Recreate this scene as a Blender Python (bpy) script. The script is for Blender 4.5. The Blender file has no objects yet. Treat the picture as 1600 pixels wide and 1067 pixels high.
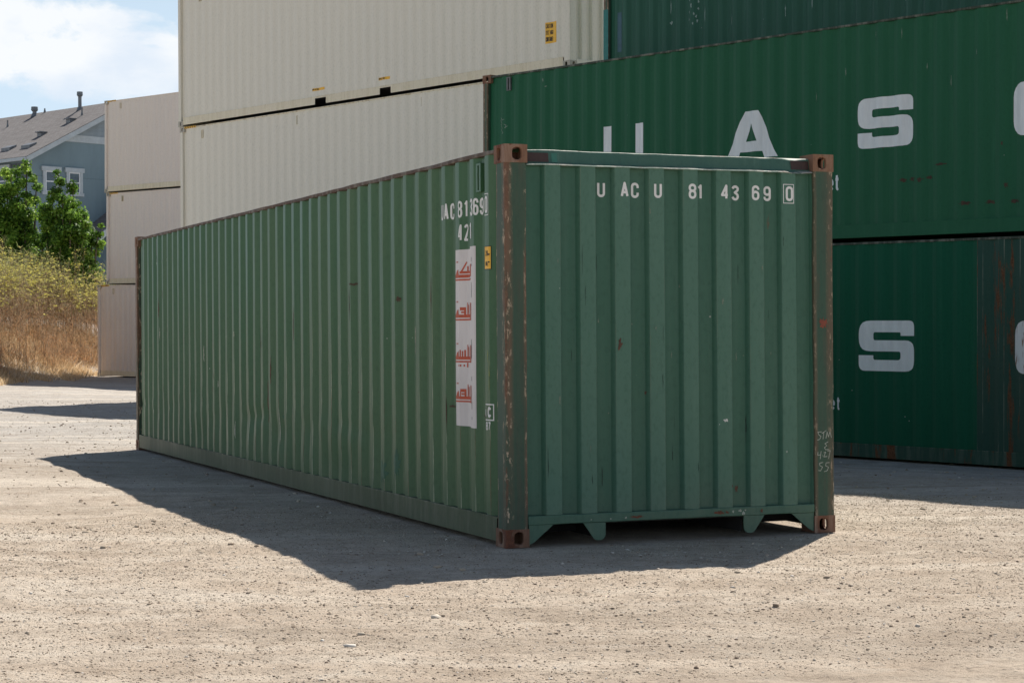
import bpy, bmesh, math, random
import numpy as np
from mathutils import Vector, Matrix
from mathutils.geometry import delaunay_2d_cdt

scene = bpy.context.scene
COL = scene.collection
random.seed(7)
rng = np.random.default_rng(11)

# ------------------------------------------------------------------ camera
CAM = np.array([-4.606, -11.5287, 1.3608])
YAW, PITCH, ROLL, FPX = 0.383706, -0.002909, -0.005692, 3029.17
_f = np.array([math.sin(YAW) * math.cos(PITCH), math.cos(YAW) * math.cos(PITCH), math.sin(PITCH)])
_r0 = np.array([math.cos(YAW), -math.sin(YAW), 0.0])
_u0 = np.cross(_r0, _f)
_r = _r0 * math.cos(ROLL) + _u0 * math.sin(ROLL)
_u = -_r0 * math.sin(ROLL) + _u0 * math.cos(ROLL)
cam = bpy.data.objects.new("camera", bpy.data.cameras.new("camera"))
COL.objects.link(cam)
M = Matrix.Identity(4)
for i in range(3):
    M[i][0], M[i][1], M[i][2], M[i][3] = _r[i], _u[i], -_f[i], CAM[i]
cam.matrix_world = M
cam.data.sensor_width = 36.0
cam.data.lens = 36.0 * FPX / 1600.0
cam.data.clip_start = 0.1
cam.data.clip_end = 3000
scene.camera = cam

# ------------------------------------------------------------------ world
SUN_DIR = np.array([1.42, 1.39, 2.591]); SUN_DIR /= np.linalg.norm(SUN_DIR)
world = bpy.data.worlds.new("World"); scene.world = world
world.use_nodes = True
wn, wl = world.node_tree.nodes, world.node_tree.links
wn.clear()
sky = wn.new("ShaderNodeTexSky"); sky.sky_type = 'NISHITA'; sky.sun_disc = False
sky.sun_elevation = math.asin(SUN_DIR[2]); sky.sun_rotation = math.atan2(SUN_DIR[0], SUN_DIR[1])
sky.air_density = 1.0; sky.dust_density = 0.6; sky.ozone_density = 1.0
bg = wn.new("ShaderNodeBackground"); bg.inputs[1].default_value = 0.06
wo = wn.new("ShaderNodeOutputWorld")
tc = wn.new("ShaderNodeTexCoord")
def wnode(t, **k):
    n = wn.new(t)
    for a_, v_ in k.items(): setattr(n, a_, v_)
    return n
def wmath(op, a_, b_, clamp=False):
    n = wnode("ShaderNodeMath", operation=op, use_clamp=clamp)
    for sck, v_ in zip(n.inputs, (a_, b_)):
        if isinstance(v_, bpy.types.NodeSocket): wl.new(v_, sck)
        else: sck.default_value = v_
    return n.outputs[0]
def wramp(f_, stops):
    r_ = wn.new("ShaderNodeValToRGB"); e_ = r_.color_ramp.elements
    while len(e_) < len(stops): e_.new(.5)
    for el, (p_, v_) in zip(e_, stops): el.position = p_; el.color = (v_, v_, v_, 1)
    wl.new(f_, r_.inputs[0]); return r_.outputs[0]
def wmix(f_, a_, b_):
    n = wn.new("ShaderNodeMixRGB")
    for sck, v_ in zip(n.inputs, (f_, a_, b_)):
        if isinstance(v_, bpy.types.NodeSocket): wl.new(v_, sck)
        else: sck.default_value = v_
    return n.outputs[0]
sx = wn.new("ShaderNodeSeparateXYZ"); wl.new(tc.outputs["Generated"], sx.inputs[0])
elev = sx.outputs[2]
# pale bright haze low in the sky, clear deeper blue above
low = wramp(elev, [(.0, 1.), (.14, .92), (.30, .25), (.6, 0.)])
base = wmix(low, sky.outputs[0], (7.9, 9.8, 11.6, 1))
# cumulus clouds: noise stretched sideways, only in a belt of the sky
mp = wn.new("ShaderNodeMapping"); mp.inputs["Scale"].default_value = (1.0, 1.0, 2.0); mp.inputs["Location"].default_value = (.63, .21, .02)
wl.new(tc.outputs["Generated"], mp.inputs[0])
def wnoise(sc_, det, ro, di=0.):
    n = wn.new("ShaderNodeTexNoise"); n.inputs["Scale"].default_value = sc_; n.inputs["Detail"].default_value = det
    n.inputs["Roughness"].default_value = ro; n.inputs["Distortion"].default_value = di; wl.new(mp.outputs[0], n.inputs["Vector"]); return n.outputs["Fac"]
dens = wmath('ADD', wmath('MULTIPLY', wnoise(7.0, 3, .5), .55), wmath('MULTIPLY', wnoise(19., 10, .60, .3), .45))
belt = wmath('MULTIPLY', wramp(elev, [(.108, 0.), (.136, 1.)]), wramp(elev, [(.160, 1.), (.176, .25), (.34, .1), (.5, 0.)]))
dens = wmath('ADD', dens, wmath('MULTIPLY', wmath('SUBTRACT', belt, .5), .26))
cov = wmath('MULTIPLY', wramp(dens, [(.48, 0.), (.54, 1.)]), wramp(elev, [(.09, 0.), (.13, .9)]))
shade = wramp(wnoise(13., 6, .55), [(.40, 0.), (.58, 1.)])
ccol = wmix(shade, (9.4, 10.3, 11.5, 1), (11.6, 11.8, 12.0, 1))
final = wmix(cov, base, ccol)
wl.new(final, bg.inputs[0]); wl.new(bg.outputs[0], wo.inputs[0])

sun = bpy.data.objects.new("sun", bpy.data.lights.new("sun", 'SUN')); COL.objects.link(sun)
sun.data.energy = 5.0; sun.data.angle = math.radians(0.53); sun.data.color = (1.0, 0.93, 0.84)
sun.rotation_euler = Vector(SUN_DIR.tolist()).to_track_quat('Z', 'Y').to_euler()
sun.location = (20, 20, 40)
scene.view_settings.view_transform = 'Standard'
scene.view_settings.look = 'None'
scene.view_settings.exposure = 0.50
scene.view_settings.gamma = 1.0

# ------------------------------------------------------------------ tagging
def tag(o, label=None, cat=None, group=None, kind=None):
    if label: o["label"] = label
    if cat: o["category"] = cat
    if group: o["group"] = group
    if kind: o["kind"] = kind
    return o

def empty(name, mw=None):
    o = bpy.data.objects.new(name, None); COL.objects.link(o)
    o.empty_display_size = 0.3
    if mw is not None: o.matrix_world = mw
    return o

# ------------------------------------------------------------------ numpy value noise
_perm = rng.permutation(4096)
_val = rng.random(4096) * 2 - 1
def vnoise(x, y, s=0):
    x = np.asarray(x, float); y = np.asarray(y, float)
    xi = np.floor(x).astype(np.int64); yi = np.floor(y).astype(np.int64)
    fx = x - xi; fy = y - yi
    fx = fx * fx * (3 - 2 * fx); fy = fy * fy * (3 - 2 * fy)
    def h(a, b): return _val[_perm[(_perm[(a + s * 37) & 4095] + b) & 4095]]
    return (h(xi, yi) * (1 - fx) * (1 - fy) + h(xi + 1, yi) * fx * (1 - fy)
            + h(xi, yi + 1) * (1 - fx) * fy + h(xi + 1, yi + 1) * fx * fy)
def sstep(a, b, x):
    t = np.clip((np.asarray(x, float) - a) / (b - a), 0, 1); return t * t * (3 - 2 * t)

# ------------------------------------------------------------------ materials
def N(nt, typ, **kw):
    n = nt.nodes.new(typ)
    for k, v in kw.items():
        if k.startswith('i_'):
            key = k[2:]
            key = int(key) if key.isdigit() else key.replace('_', ' ')
            n.inputs[key].default_value = v
        else: setattr(n, k, v)
    return n
def L(nt, a, b): nt.links.new(a, b)
def newmat(name):
    m = bpy.data.materials.new(name); m.use_nodes = True
    nt = m.node_tree; b = nt.nodes["Principled BSDF"]
    return m, nt, b
def ramp(nt, fac, stops):
    r = nt.nodes.new("ShaderNodeValToRGB"); e = r.color_ramp.elements
    while len(e) < len(stops): e.new(0.5)
    for el, (p, c) in zip(e, stops):
        el.position = p; el.color = c if len(c) == 4 else (*c, 1)
    L(nt, fac, r.inputs[0]); return r
def g3(v): return (v, v, v)
def noise(nt, vec, scale, detail=4, rough=0.55, dist=0.0):
    n = N(nt, "ShaderNodeTexNoise"); n.inputs["Scale"].default_value = scale
    n.inputs["Detail"].default_value = detail; n.inputs["Roughness"].default_value = rough
    n.inputs["Distortion"].default_value = dist
    L(nt, vec, n.inputs["Vector"]); return n.outputs["Fac"]
def scaled(nt, vec, s, loc=(0, 0, 0)):
    m = N(nt, "ShaderNodeMapping"); m.inputs["Scale"].default_value = s; m.inputs["Location"].default_value = loc
    L(nt, vec, m.inputs[0]); return m.outputs[0]
def mixc(nt, fac, a, b):
    m = N(nt, "ShaderNodeMixRGB")
    for s, v in ((m.inputs[0], fac), (m.inputs[1], a), (m.inputs[2], b)):
        if hasattr(v, 'links') or isinstance(v, bpy.types.NodeSocket): L(nt, v, s)
        elif isinstance(v, (int, float)): s.default_value = v
        else: s.default_value = (*v, 1) if len(v) == 3 else v
    return m.outputs[0]
def math2(nt, op, a, b=None, clamp=False):
    m = N(nt, "ShaderNodeMath", operation=op, use_clamp=clamp)
    for s, v in ((m.inputs[0], a), (m.inputs[1], b)):
        if v is None: continue
        if isinstance(v, bpy.types.NodeSocket): L(nt, v, s)
        else: s.default_value = v
    return m.outputs[0]

def paint(name, base, fade, rust=0.5, worn=(0.42, 0.40, 0.33), wear_glint_amt=1.0, rough=0.42, streak=0.5,
          seed=0.0, rustcol=(0.085, 0.030, 0.014), rough_var=0.18, spots=True, bump=0.12, pat=0., wsc=(9, .16), spec=.32, rs=(5.0, .35), dust=0., ridge=0.):
    """weathered container paint; vertex attribute 'wear' marks rubbed edges and side folds with painted glints"""
    m, nt, b = newmat(name)
    geo = N(nt, "ShaderNodeNewGeometry"); P = geo.outputs["Position"]
    P = scaled(nt, P, (1, 1, 1), (seed, seed * 1.7, seed * 0.31))
    wear = N(nt, "ShaderNodeAttribute", attribute_name="wear").outputs["Fac"]
    big = noise(nt, scaled(nt, P, (1, 1, .45)), 1.1, 5, .6)
    stre = noise(nt, scaled(nt, P, (1, 1, .045)), 14, 5, .62)
    fine = noise(nt, scaled(nt, P, (1, 1, .6)), 38, 4, .6)
    f1 = math2(nt, 'ADD', math2(nt, 'MULTIPLY', big, .55), math2(nt, 'MULTIPLY', stre, .45))
    fr = ramp(nt, f1, [(.36, g3(0)), (.64, g3(1))])
    col = mixc(nt, fr.outputs[0], base, fade)
    if ridge:   # proud flats painted paler: chalky fading plus the extra light they catch
        ot = N(nt, "ShaderNodeAttribute", attribute_name="outer").outputs["Fac"]
        rf_ = math2(nt, 'MULTIPLY', ot, math2(nt, 'MULTIPLY', ramp(nt, big, [(.3, g3(.55)), (.7, g3(1))]).outputs[0], ridge), True)
        col = mixc(nt, rf_, col, tuple(min(1, c * 1.18 + .028) for c in fade))
    if pat:   # brown weathered patches through the paint
        pn = noise(nt, scaled(nt, P, (1, 1, .10)), 12, 8, .74, .3)
        col = mixc(nt, ramp(nt, pn, [(.50, g3(0)), (.72, g3(.7))]).outputs[0], col, (.095, .070, .050))
    # pale vertical run marks
    sr = ramp(nt, stre, [(.60, g3(0)), (.74, g3(streak))])
    col = mixc(nt, sr.outputs[0], col, tuple(min(1, c * 1.5 + .03) for c in fade))
    # fine speckle
    sp = ramp(nt, fine, [(.30, g3(.28)), (.5, g3(0))])
    col = mixc(nt, sp.outputs[0], col, tuple(c * .6 for c in base))
    # rubbed edges: worn paint; on the side folds also painted glints
    en = noise(nt, scaled(nt, P, (1, 1, wsc[1])), wsc[0], 6, .68)
    if pat:
        eb = noise(nt, scaled(nt, P, (1, 1, .10)), 7, 8, .7, .3)
        em = math2(nt, 'MULTIPLY', math2(nt, 'POWER', wear, .6), ramp(nt, eb, [(.42, g3(.05)), (.56, g3(1))]).outputs[0], True)
        col = mixc(nt, math2(nt, 'MULTIPLY', em, .9), col, (.205, .108, .066))
        fl = math2(nt, 'MULTIPLY', wear, ramp(nt, noise(nt, scaled(nt, P, (1, 1, .35)), 34, 5, .75), [(.555, g3(0)), (.61, g3(1))]).outputs[0])
        col = mixc(nt, math2(nt, 'MULTIPLY', fl, wear_glint_amt, True), col, worn)
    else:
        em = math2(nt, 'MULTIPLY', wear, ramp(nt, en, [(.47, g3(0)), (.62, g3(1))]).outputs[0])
        em = math2(nt, 'MULTIPLY', em, wear_glint_amt, True)
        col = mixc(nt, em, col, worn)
    # rust
    rn = noise(nt, scaled(nt, P, (1, 1, rs[1])), rs[0], 8, .66, .3)
    thr = math2(nt, 'ADD', rn, math2(nt, 'MULTIPLY', wear, .17 * wear_glint_amt))
    rm = ramp(nt, thr, [(.735 - .07 * rust, g3(0)), (.775 - .07 * rust, g3(max(0, min(1, .4 + rust * .6))))])
    rc = ramp(nt, noise(nt, P, 45, 4, .6), [(.3, rustcol), (.7, tuple(min(1, c * 2.3) for c in rustcol))])
    col = mixc(nt, rm.outputs[0], col, rc.outputs[0])
    if spots:   # pinholes of pale primer
        v = N(nt, "ShaderNodeTexVoronoi"); v.inputs["Scale"].default_value = 3.1; L(nt, P, v.inputs["Vector"])
        vr = ramp(nt, v.outputs["Distance"], [(.014, g3(1)), (.026, g3(0))])
        col = mixc(nt, math2(nt, 'MULTIPLY', vr.outputs[0], .6), col, (.5, .5, .45))
    if dust:   # pale yard dust settled on the lowest steel
        zz = N(nt, "ShaderNodeSeparateXYZ"); L(nt, geo.outputs["Position"], zz.inputs[0])
        dz = math2(nt, 'ADD', zz.outputs[2], math2(nt, 'MULTIPLY', math2(nt, 'SUBTRACT', big, .5), .5))
        dm_ = ramp(nt, dz, [(.03, g3(.55 * dust)), (.40, g3(0))])
        col = mixc(nt, math2(nt, 'MULTIPLY', dm_.outputs[0], ramp(nt, fine, [(.3, g3(.5)), (.7, g3(1))]).outputs[0]), col, (.27, .225, .17))
    L(nt, col, b.inputs["Base Color"])
    rr = math2(nt, 'ADD', rough, math2(nt, 'MULTIPLY', math2(nt, 'SUBTRACT', big, .5), rough_var * 2))
    rr = math2(nt, 'MAXIMUM', rr, math2(nt, 'MULTIPLY', rm.outputs[0], .85))
    L(nt, rr, b.inputs["Roughness"]); b.inputs["Specular IOR Level"].default_value = spec
    bp = N(nt, "ShaderNodeBump"); bp.inputs["Strength"].default_value = bump; bp.inputs["Distance"].default_value = .01
    L(nt, math2(nt, 'ADD', math2(nt, 'MULTIPLY', fine, .25), math2(nt, 'ADD', rm.outputs[0], math2(nt, 'MULTIPLY', big, 1.0))), bp.inputs["Height"])
    L(nt, bp.outputs[0], b.inputs["Normal"])
    return m

def plain(name, col, rough=.6, var=.25, scale=20, metal=0.0, bump=0.0):
    m, nt, b = newmat(name)
    P = N(nt, "ShaderNodeNewGeometry").outputs["Position"]
    n = noise(nt, P, scale, 5, .6)
    r = ramp(nt, n, [(.3, tuple(c * (1 - var) for c in col)), (.7, tuple(min(1, c * (1 + var)) for c in col))])
    L(nt, r.outputs[0], b.inputs["Base Color"])
    b.inputs["Roughness"].default_value = rough; b.inputs["Metallic"].default_value = metal
    if bump:
        bp = N(nt, "ShaderNodeBump"); bp.inputs["Strength"].default_value = bump; bp.inputs["Distance"].default_value = .02
        L(nt, n, bp.inputs["Height"]); L(nt, bp.outputs[0], b.inputs["Normal"])
    return m

def letterpaint(name, col, seed=0., chip=.66, chipcol=None):
    m, nt, b = newmat(name)
    P = scaled(nt, N(nt, "ShaderNodeNewGeometry").outputs["Position"], (1, 1, 1), (seed, 0, 0))
    n = noise(nt, scaled(nt, P, (1, 1, .25)), 10, 7, .65)
    c = ramp(nt, n, [(.3, tuple(x * .86 for x in col)), (.6, col)]).outputs[0]
    c = mixc(nt, ramp(nt, noise(nt, scaled(nt, P, (1, 1, .12)), 22, 5, .7), [(chip, g3(0)), (chip + .07, g3(1))]).outputs[0], c, chipcol or (.16, .15, .12))
    L(nt, c, b.inputs["Base Color"]); b.inputs["Roughness"].default_value = .5
    return m

GREEN_SIDE = paint("green side paint", (0.054, 0.136, 0.066), (0.088, 0.160, 0.084), rust=.35, wear_glint_amt=1.2, worn=(.52, .52, .40), rough=.38, streak=.06, dust=.35, spec=.18)  # worn colour on the folds doubles as their painted glints
GREEN_END = paint("green end paint", (0.036, 0.126, 0.078), (0.062, 0.148, 0.102), rust=.16, wear_glint_amt=.3, worn=(.16, .19, .13), rough=.46, streak=.12, ridge=.65, dust=.4, seed=3.1)
GREEN_POST = paint("rusty green post paint", (0.036, 0.092, 0.060), (0.066, 0.098, 0.066), rust=.38, wear_glint_amt=1.35, worn=(.52, .40, .28), rough=.62, seed=9.2, rustcol=(.10, .048, .028), streak=.2, pat=1., wsc=(20, .30))
GREEN_RAIL = paint("dusty green rail paint", dust=.3, spec=.2, base=(0.046, 0.092, 0.044), fade=(0.074, 0.096, 0.054), rust=.2, wear_glint_amt=.4, rough=.5, streak=.08, seed=4.2)
RUST_RAIL = paint("rusted rail paint", (0.075, 0.052, 0.038), (0.105, 0.060, 0.040), rust=.4, wear_glint_amt=.3, rough=.7, seed=1.2, rustcol=(.10, .038, .018), spots=False)
CASTING = paint("rusted casting", (0.155, 0.068, 0.040), (0.25, 0.145, 0.090), rust=.9, wear_glint_amt=.8, worn=(.32, .22, .16), rough=.75, seed=2.2, rustcol=(.085, .03, .016), spots=False, bump=.5)
GREEN_HEAD = paint("green header paint", (0.050, 0.130, 0.095), (0.070, 0.145, 0.108), rust=.35, wear_glint_amt=.9, worn=(.5, .45, .38), rough=.5, seed=6.3)
GREEN_MID = paint("deep green paint", (0.010, 0.094, 0.043), (0.018, 0.108, 0.052), rust=.2, wear_glint_amt=.0, spec=.2, rough=.55, streak=.16, seed=5.7)
GREEN_LOW = paint("emerald green paint", (0.006, 0.084, 0.045), (0.012, 0.096, 0.054), rust=.0, wear_glint_amt=.0, rough=.6, streak=.1, spec=.10, seed=8.1)
GREEN_LOW2 = paint("old dark green paint", spec=.12, base=(0.022, 0.070, 0.054), fade=(0.046, 0.080, 0.060), rust=2.35, wear_glint_amt=.35, rough=.6, streak=.15, seed=8.8, rustcol=(.075, .034, .018), rs=(6.0, .12))
TEAL_TOP = paint("dark teal green paint", (0.008, 0.080, 0.044), (0.014, 0.094, 0.054), rust=.1, wear_glint_amt=.0, rough=.5, streak=.3, seed=12.1)
TEAL_PATCH = plain("teal touch up paint", (.01, .16, .14), .5, .2, 14)
BEIGE = paint("ivory container paint", (0.74, 0.690, 0.575), (0.765, 0.715, 0.60), rust=-.8, wear_glint_amt=.2, worn=(.50, .44, .30), rough=.5, streak=.03, seed=14.1, spots=False, bump=.05)
BEIGE_RAIL = paint("ivory rail paint", (0.72, 0.645, 0.47), (0.76, 0.68, 0.52), rust=-.1, wear_glint_amt=.8, worn=(.48, .38, .20), rough=.5, streak=.2, seed=15.1, spots=False, bump=.05)
BEIGE_FAR = paint("greyish ivory paint", (0.755, 0.665, 0.59), (0.78, 0.695, 0.62), rust=-.6, wear_glint_amt=.25, worn=(.50, .42, .30), rough=.5, streak=.03, seed=17.1, spots=False, bump=.05)
BEIGE_CAST = paint("ivory casting paint", (0.40, 0.37, 0.30), (0.48, 0.44, 0.36), rust=.55, wear_glint_amt=.8, rough=.6, seed=18.1, spots=False, rustcol=(.12, .07, .045))
DARK = plain("dark underside steel", (.03, .028, .025), .8, .3, 9)
DARKSTEEL = plain("dark lock steel", (.12, .12, .12), .5, .3, 9, metal=.4)
WHITE = letterpaint("white lettering paint", (.80, .80, .77), 0., .70)
BIGWHITE = letterpaint("grey white lettering paint", (.76, .77, .78), 2., .69, (.36, .27, .20))
BIGWHITE_RUST = letterpaint("rusted white lettering paint", (.68, .68, .68), 5., .56, (.22, .10, .05))
STRIP = letterpaint("white panel paint", (.70, .66, .64), 7., .80, (.3, .25, .2))
RED = plain("red lettering paint", (.50, .085, .035), .6, .15, 60)
YELLOW = plain("yellow sticker", (.85, .46, .03), .5, .15, 30)
BLACK = plain("black print", (.02, .018, .016), .6, .2, 30)
CHALK = plain("white chalk", (.42, .44, .38), .9, .35, 90)
YCHALK = plain("yellow chalk", (.30, .34, .10), .9, .35, 90)

# ------------------------------------------------------------------ mesh builder
class MB:
    def __init__(s): s.v = []; s.f = []; s.w = []; s.mi = []
    def add(s, vs, fs, w=0.0, mi=0):
        o = len(s.v); s.v += [tuple(p) for p in vs]
        s.w += ([w] * len(vs) if np.isscalar(w) else list(w))
        for f in fs: s.f.append(tuple(o + i for i in f)); s.mi.append(mi)
        return s
    def box(s, a, b, w=0.0, mi=0):
        (x0, y0, z0), (x1, y1, z1) = a, b
        x0, x1 = min(x0, x1), max(x0, x1); y0, y1 = min(y0, y1), max(y0, y1); z0, z1 = min(z0, z1), max(z0, z1)
        vs = [(x0, y0, z0), (x1, y0, z0), (x1, y1, z0), (x0, y1, z0), (x0, y0, z1), (x1, y0, z1), (x1, y1, z1), (x0, y1, z1)]
        return s.add(vs, [(0, 3, 2, 1), (4, 5, 6, 7), (0, 1, 5, 4), (1, 2, 6, 5), (2, 3, 7, 6), (3, 0, 4, 7)], w, mi)
    def segbox(s, a, b, n, axis=2, w=0.0, jit=0.0, sd=0):
        """box cut in n along an axis (so edges can waver and wear can vary)"""
        a = list(a); b = list(b); o = [i for i in range(3) if i != axis]
        vs = []; ws = []
        for k in range(n + 1):
            t = k / n
            for (p, q) in ((0, 0), (1, 0), (1, 1), (0, 1)):
                c = [0, 0, 0]; c[axis] = a[axis] + (b[axis] - a[axis]) * t
                c[o[0]] = (a, b)[p][o[0]]; c[o[1]] = (a, b)[q][o[1]]
                if jit:
                    c[o[0]] += jit * float(vnoise(t * n * .7, p * 9 + q * 5.3, sd)); c[o[1]] += jit * float(vnoise(t * n * .7 + 50, p * 7 + q * 3.3, sd))
                vs.append(c); ws.append(w)
        fs = []
        for k in range(n):
            for e in range(4):
                i, j = k * 4 + e, k * 4 + (e + 1) % 4
                fs.append((i, j, j + 4, i + 4))
        fs += [(3, 2, 1, 0), tuple(n * 4 + e for e in range(4))]
        return s.add(vs, fs, ws)
    def cyl(s, a, b, r0, r1=None, n=10, w=0.0, cap=True):
        a = Vector(a); b = Vector(b); r1 = r0 if r1 is None else r1
        d = (b - a).normalized(); t = d.orthogonal().normalized(); u = d.cross(t)
        vs = []
        for c, r in ((a, r0), (b, r1)):
            for k in range(n):
                an = 2 * math.pi * k / n; vs.append(c + t * (r * math.cos(an)) + u * (r * math.sin(an)))
        fs = [(k, (k + 1) % n, n + (k + 1) % n, n + k) for k in range(n)]
        if cap: fs += [tuple(range(n))[::-1], tuple(range(n, 2 * n))]
        return s.add(vs, fs, w)
    def build(s, name, mats, parent=None, smooth=False, bevel=0.0, seg=2, fix=True):
        me = bpy.data.meshes.new(name)
        me.from_pydata(s.v, [], s.f)
        for m in (mats if isinstance(mats, (list, tuple)) else [mats]): me.materials.append(m)
        if any(s.mi): me.polygons.foreach_set("material_index", s.mi)
        at = me.attributes.new("wear", 'FLOAT', 'POINT'); at.data.foreach_set("value", np.array(s.w, dtype=np.float32))
        if fix:
            bm = bmesh.new(); bm.from_mesh(me); bmesh.ops.recalc_face_normals(bm, faces=bm.faces)
            bm.to_mesh(me); bm.free()
        if smooth: me.polygons.foreach_set("use_smooth", [True] * len(me.polygons))
        o = bpy.data.objects.new(name, me); COL.objects.link(o)
        if parent is not None: o.parent = parent
        if bevel:
            bv = o.modifiers.new("bevel", 'BEVEL'); bv.width = bevel; bv.segments = seg; bv.limit_method = 'ANGLE'
            bv.angle_limit = math.radians(50); bv.harden_normals = False
        return o

# ------------------------------------------------------------------ glyphs
def arc(cx, cy, rx, ry, a0, a1, n=7):
    return [(cx + rx * math.cos(math.radians(a0 + (a1 - a0) * i / n)), cy + ry * math.sin(math.radians(a0 + (a1 - a0) * i / n))) for i in range(n + 1)]
W_ = .40
def _loop(y0, y1, w=W_):
    r = w / 2; h = min(r, (y1 - y0) / 2)
    return arc(r, y1 - h, r, h, 0, 180) + arc(r, y0 + h, r, h, 180, 360) + [(w, y1 - h)]
R_ = W_ / 2
GL = {
 'U': [[(0, 1)] + arc(R_, R_, R_, R_, 180, 360) + [(W_, 1)]],
 'A': [[(0, 0), (R_, 1), (W_, 0)], [(.07, .3), (W_ - .07, .3)]],
 'C': [[(W_, .68)] + arc(R_, 1 - R_, R_, R_, 0, 180) + arc(R_, R_, R_, R_, 180, 360) + [(W_, .32)]],
 '0': [_loop(0, 1)], 'O': [_loop(0, 1)],
 '8': [_loop(0, .53), _loop(.53, 1, W_)],
 '1': [[(.06, .80), (.22, 1), (.22, 0)]],
 '4': [[(W_ - .08, 0), (W_ - .08, 1), (0, .27), (W_ + .03, .27)]],
 '3': [arc(R_, 1 - R_, R_, R_, 170, -60) + [(.17, .53)] + arc(R_, R_ + .02, R_, R_ + .04, 60, -170)],
 '6': [[(W_, .76)] + arc(R_, 1 - R_, R_, R_, 10, 180) + arc(R_, R_, R_, R_, 180, 360) + arc(R_, .58 - R_, R_, R_, 0, 180)],
 '9': [[(0, .24)] + arc(R_, R_, R_, R_, 190, 360) + arc(R_, 1 - R_, R_, R_, 0, 180) + arc(R_, .42 + R_, R_, R_, 180, 360)],
 '2': [arc(R_, 1 - R_, R_, R_, 170, -20) + [(0, 0), (W_, 0)]],
 '7': [[(0, 1), (W_, 1), (.13, 0)]],
 'E': [[(W_, 1), (0, 1), (0, 0), (W_, 0)], [(0, .52), (W_ - .05, .52)]],
 'F': [[(W_, 1), (0, 1), (0, 0)], [(0, .52), (W_ - .05, .52)]],
 'G': [[(W_, .72)] + arc(R_, 1 - R_, R_, R_, 0, 180) + arc(R_, R_, R_, R_, 180, 360) + [(W_, .48), (.22, .48)]],
 'H': [[(0, 0), (0, 1)], [(W_, 0), (W_, 1)], [(0, .5), (W_, .5)]],
 'I': [[(.05, 0), (.05, 1)]],
 'L': [[(0, 1), (0, 0), (W_, 0)]],
 'M': [[(0, 0), (0, 1), (.25, .35), (.5, 1), (.5, 0)]],
 'N': [[(0, 0), (0, 1), (W_, 0), (W_, 1)]],
 'P': [[(0, 0), (0, 1)] + arc(W_ - .2, .76, .2, .24, 90, -90) + [(0, .52)]],
 'R': [[(0, 0), (0, 1)] + arc(W_ - .2, .76, .2, .24, 90, -90) + [(0, .52)], [(.18, .52), (W_, 0)]],
 'S': [arc(R_, 1 - R_, R_, R_, 10, 180) + [(.05, .60), (W_ - .05, .42)] + arc(R_, R_, R_, R_, 0, -170)],
 'T': [[(-.02, 1), (W_ + .02, 1)], [(R_, 1), (R_, 0)]],
 'Y': [[(0, 1), (R_, .5), (W_, 1)], [(R_, .5), (R_, 0)]],
 'n': [[(0, 0), (0, .66)], [(0, .45)] + arc(.16, .48, .16, .18, 150, 0) + [(.32, 0)]],
 'e': [[(0, .36), (.34, .36)] + arc(.17, .42, .17, .24, 0, 180) + arc(.17, .24, .17, .24, 180, 330)],
 't': [[(.12, .96)] + arc(.24, .12, .12, .12, 180, 280), [(-.06, .68), (.36, .68)]],
 'i': [[(.05, 0), (.05, .66)], [(.05, .86), (.05, .90)]],
 'c': [arc(.17, .42, .17, .24, 30, 180) + arc(.17, .24, .17, .24, 180, 330)],
 "'": [[(.05, 1), (.05, .78)]], '"': [[(.03, 1), (.03, .78)], [(.17, 1), (.17, .78)]],
}
def strokes_to_polys(strokes, th):
    out = []
    for st in strokes:
        for (a, b) in zip(st[:-1], st[1:]):
            a = Vector(a); b = Vector(b); d = b - a
            if d.length < 1e-6: continue
            n = Vector((-d.y, d.x)).normalized() * th / 2
            out.append([tuple(a - n), tuple(b - n), tuple(b + n), tuple(a + n)])
        for c in st[1:-1]:
            out.append([(c[0] + th / 2 * math.cos(k * math.pi / 4 + .3), c[1] + th / 2 * math.sin(k * math.pi / 4 + .3)) for k in range(8)])
    return out
def text_polys(s, x, y, h, th=.13, xs=1.0, gap=.2, positions=None):
    """polygons for a string; th relative to height; positions = explicit left edges per glyph"""
    out = []; cx = x
    for i, ch in enumerate(s):
        if ch == ' ': cx += .4 * h * xs; continue
        if positions: cx = positions[i]
        st = [[(cx + px * h * xs, y + (py * (1 - th) + th / 2) * h) for px, py in stk] for stk in GL[ch]]
        out += strokes_to_polys(st, th * h)
        w = max(px for stk in GL[ch] for px, py in stk)
        cx += (w + th + gap) * h * xs
    return out
def text_groups(s, y, h, th, xs, positions):
    return [text_polys(c, 0, y, h, th, xs, positions=[p]) for c, p in zip(s, positions)]
def rect(x0, y0, x1, y1): return [(x0, y0), (x1, y0), (x1, y1), (x0, y1)]
def frame_polys(x0, y0, x1, y1, t):
    return [rect(x0, y0, x1, y0 + t), rect(x0, y1 - t, x1, y1), rect(x0, y0, x0 + t, y1), rect(x1 - t, y0, x1, y1)]
def roundpoly(pts, W, H, x, y, m=False):
    P = [((1 - px if m else px) * W + x, py * H + y, r) for px, py, r in pts]
    out = []; n = len(P)
    for i in range(n):
        a, b, c = Vector(P[i - 1][:2]), Vector(P[i][:2]), Vector(P[(i + 1) % n][:2]); r = P[i][2] * H
        if r <= 0: out.append(tuple(b)); continue
        d1 = (a - b); d2 = (c - b); r = min(r, d1.length * .5, d2.length * .5)
        p1 = b + d1.normalized() * r; p2 = b + d2.normalized() * r
        for k in range(6):
            t = k / 5; q = p1 * (1 - t) ** 2 + b * 2 * t * (1 - t) + p2 * t * t; out.append(tuple(q))
    return out

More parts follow.
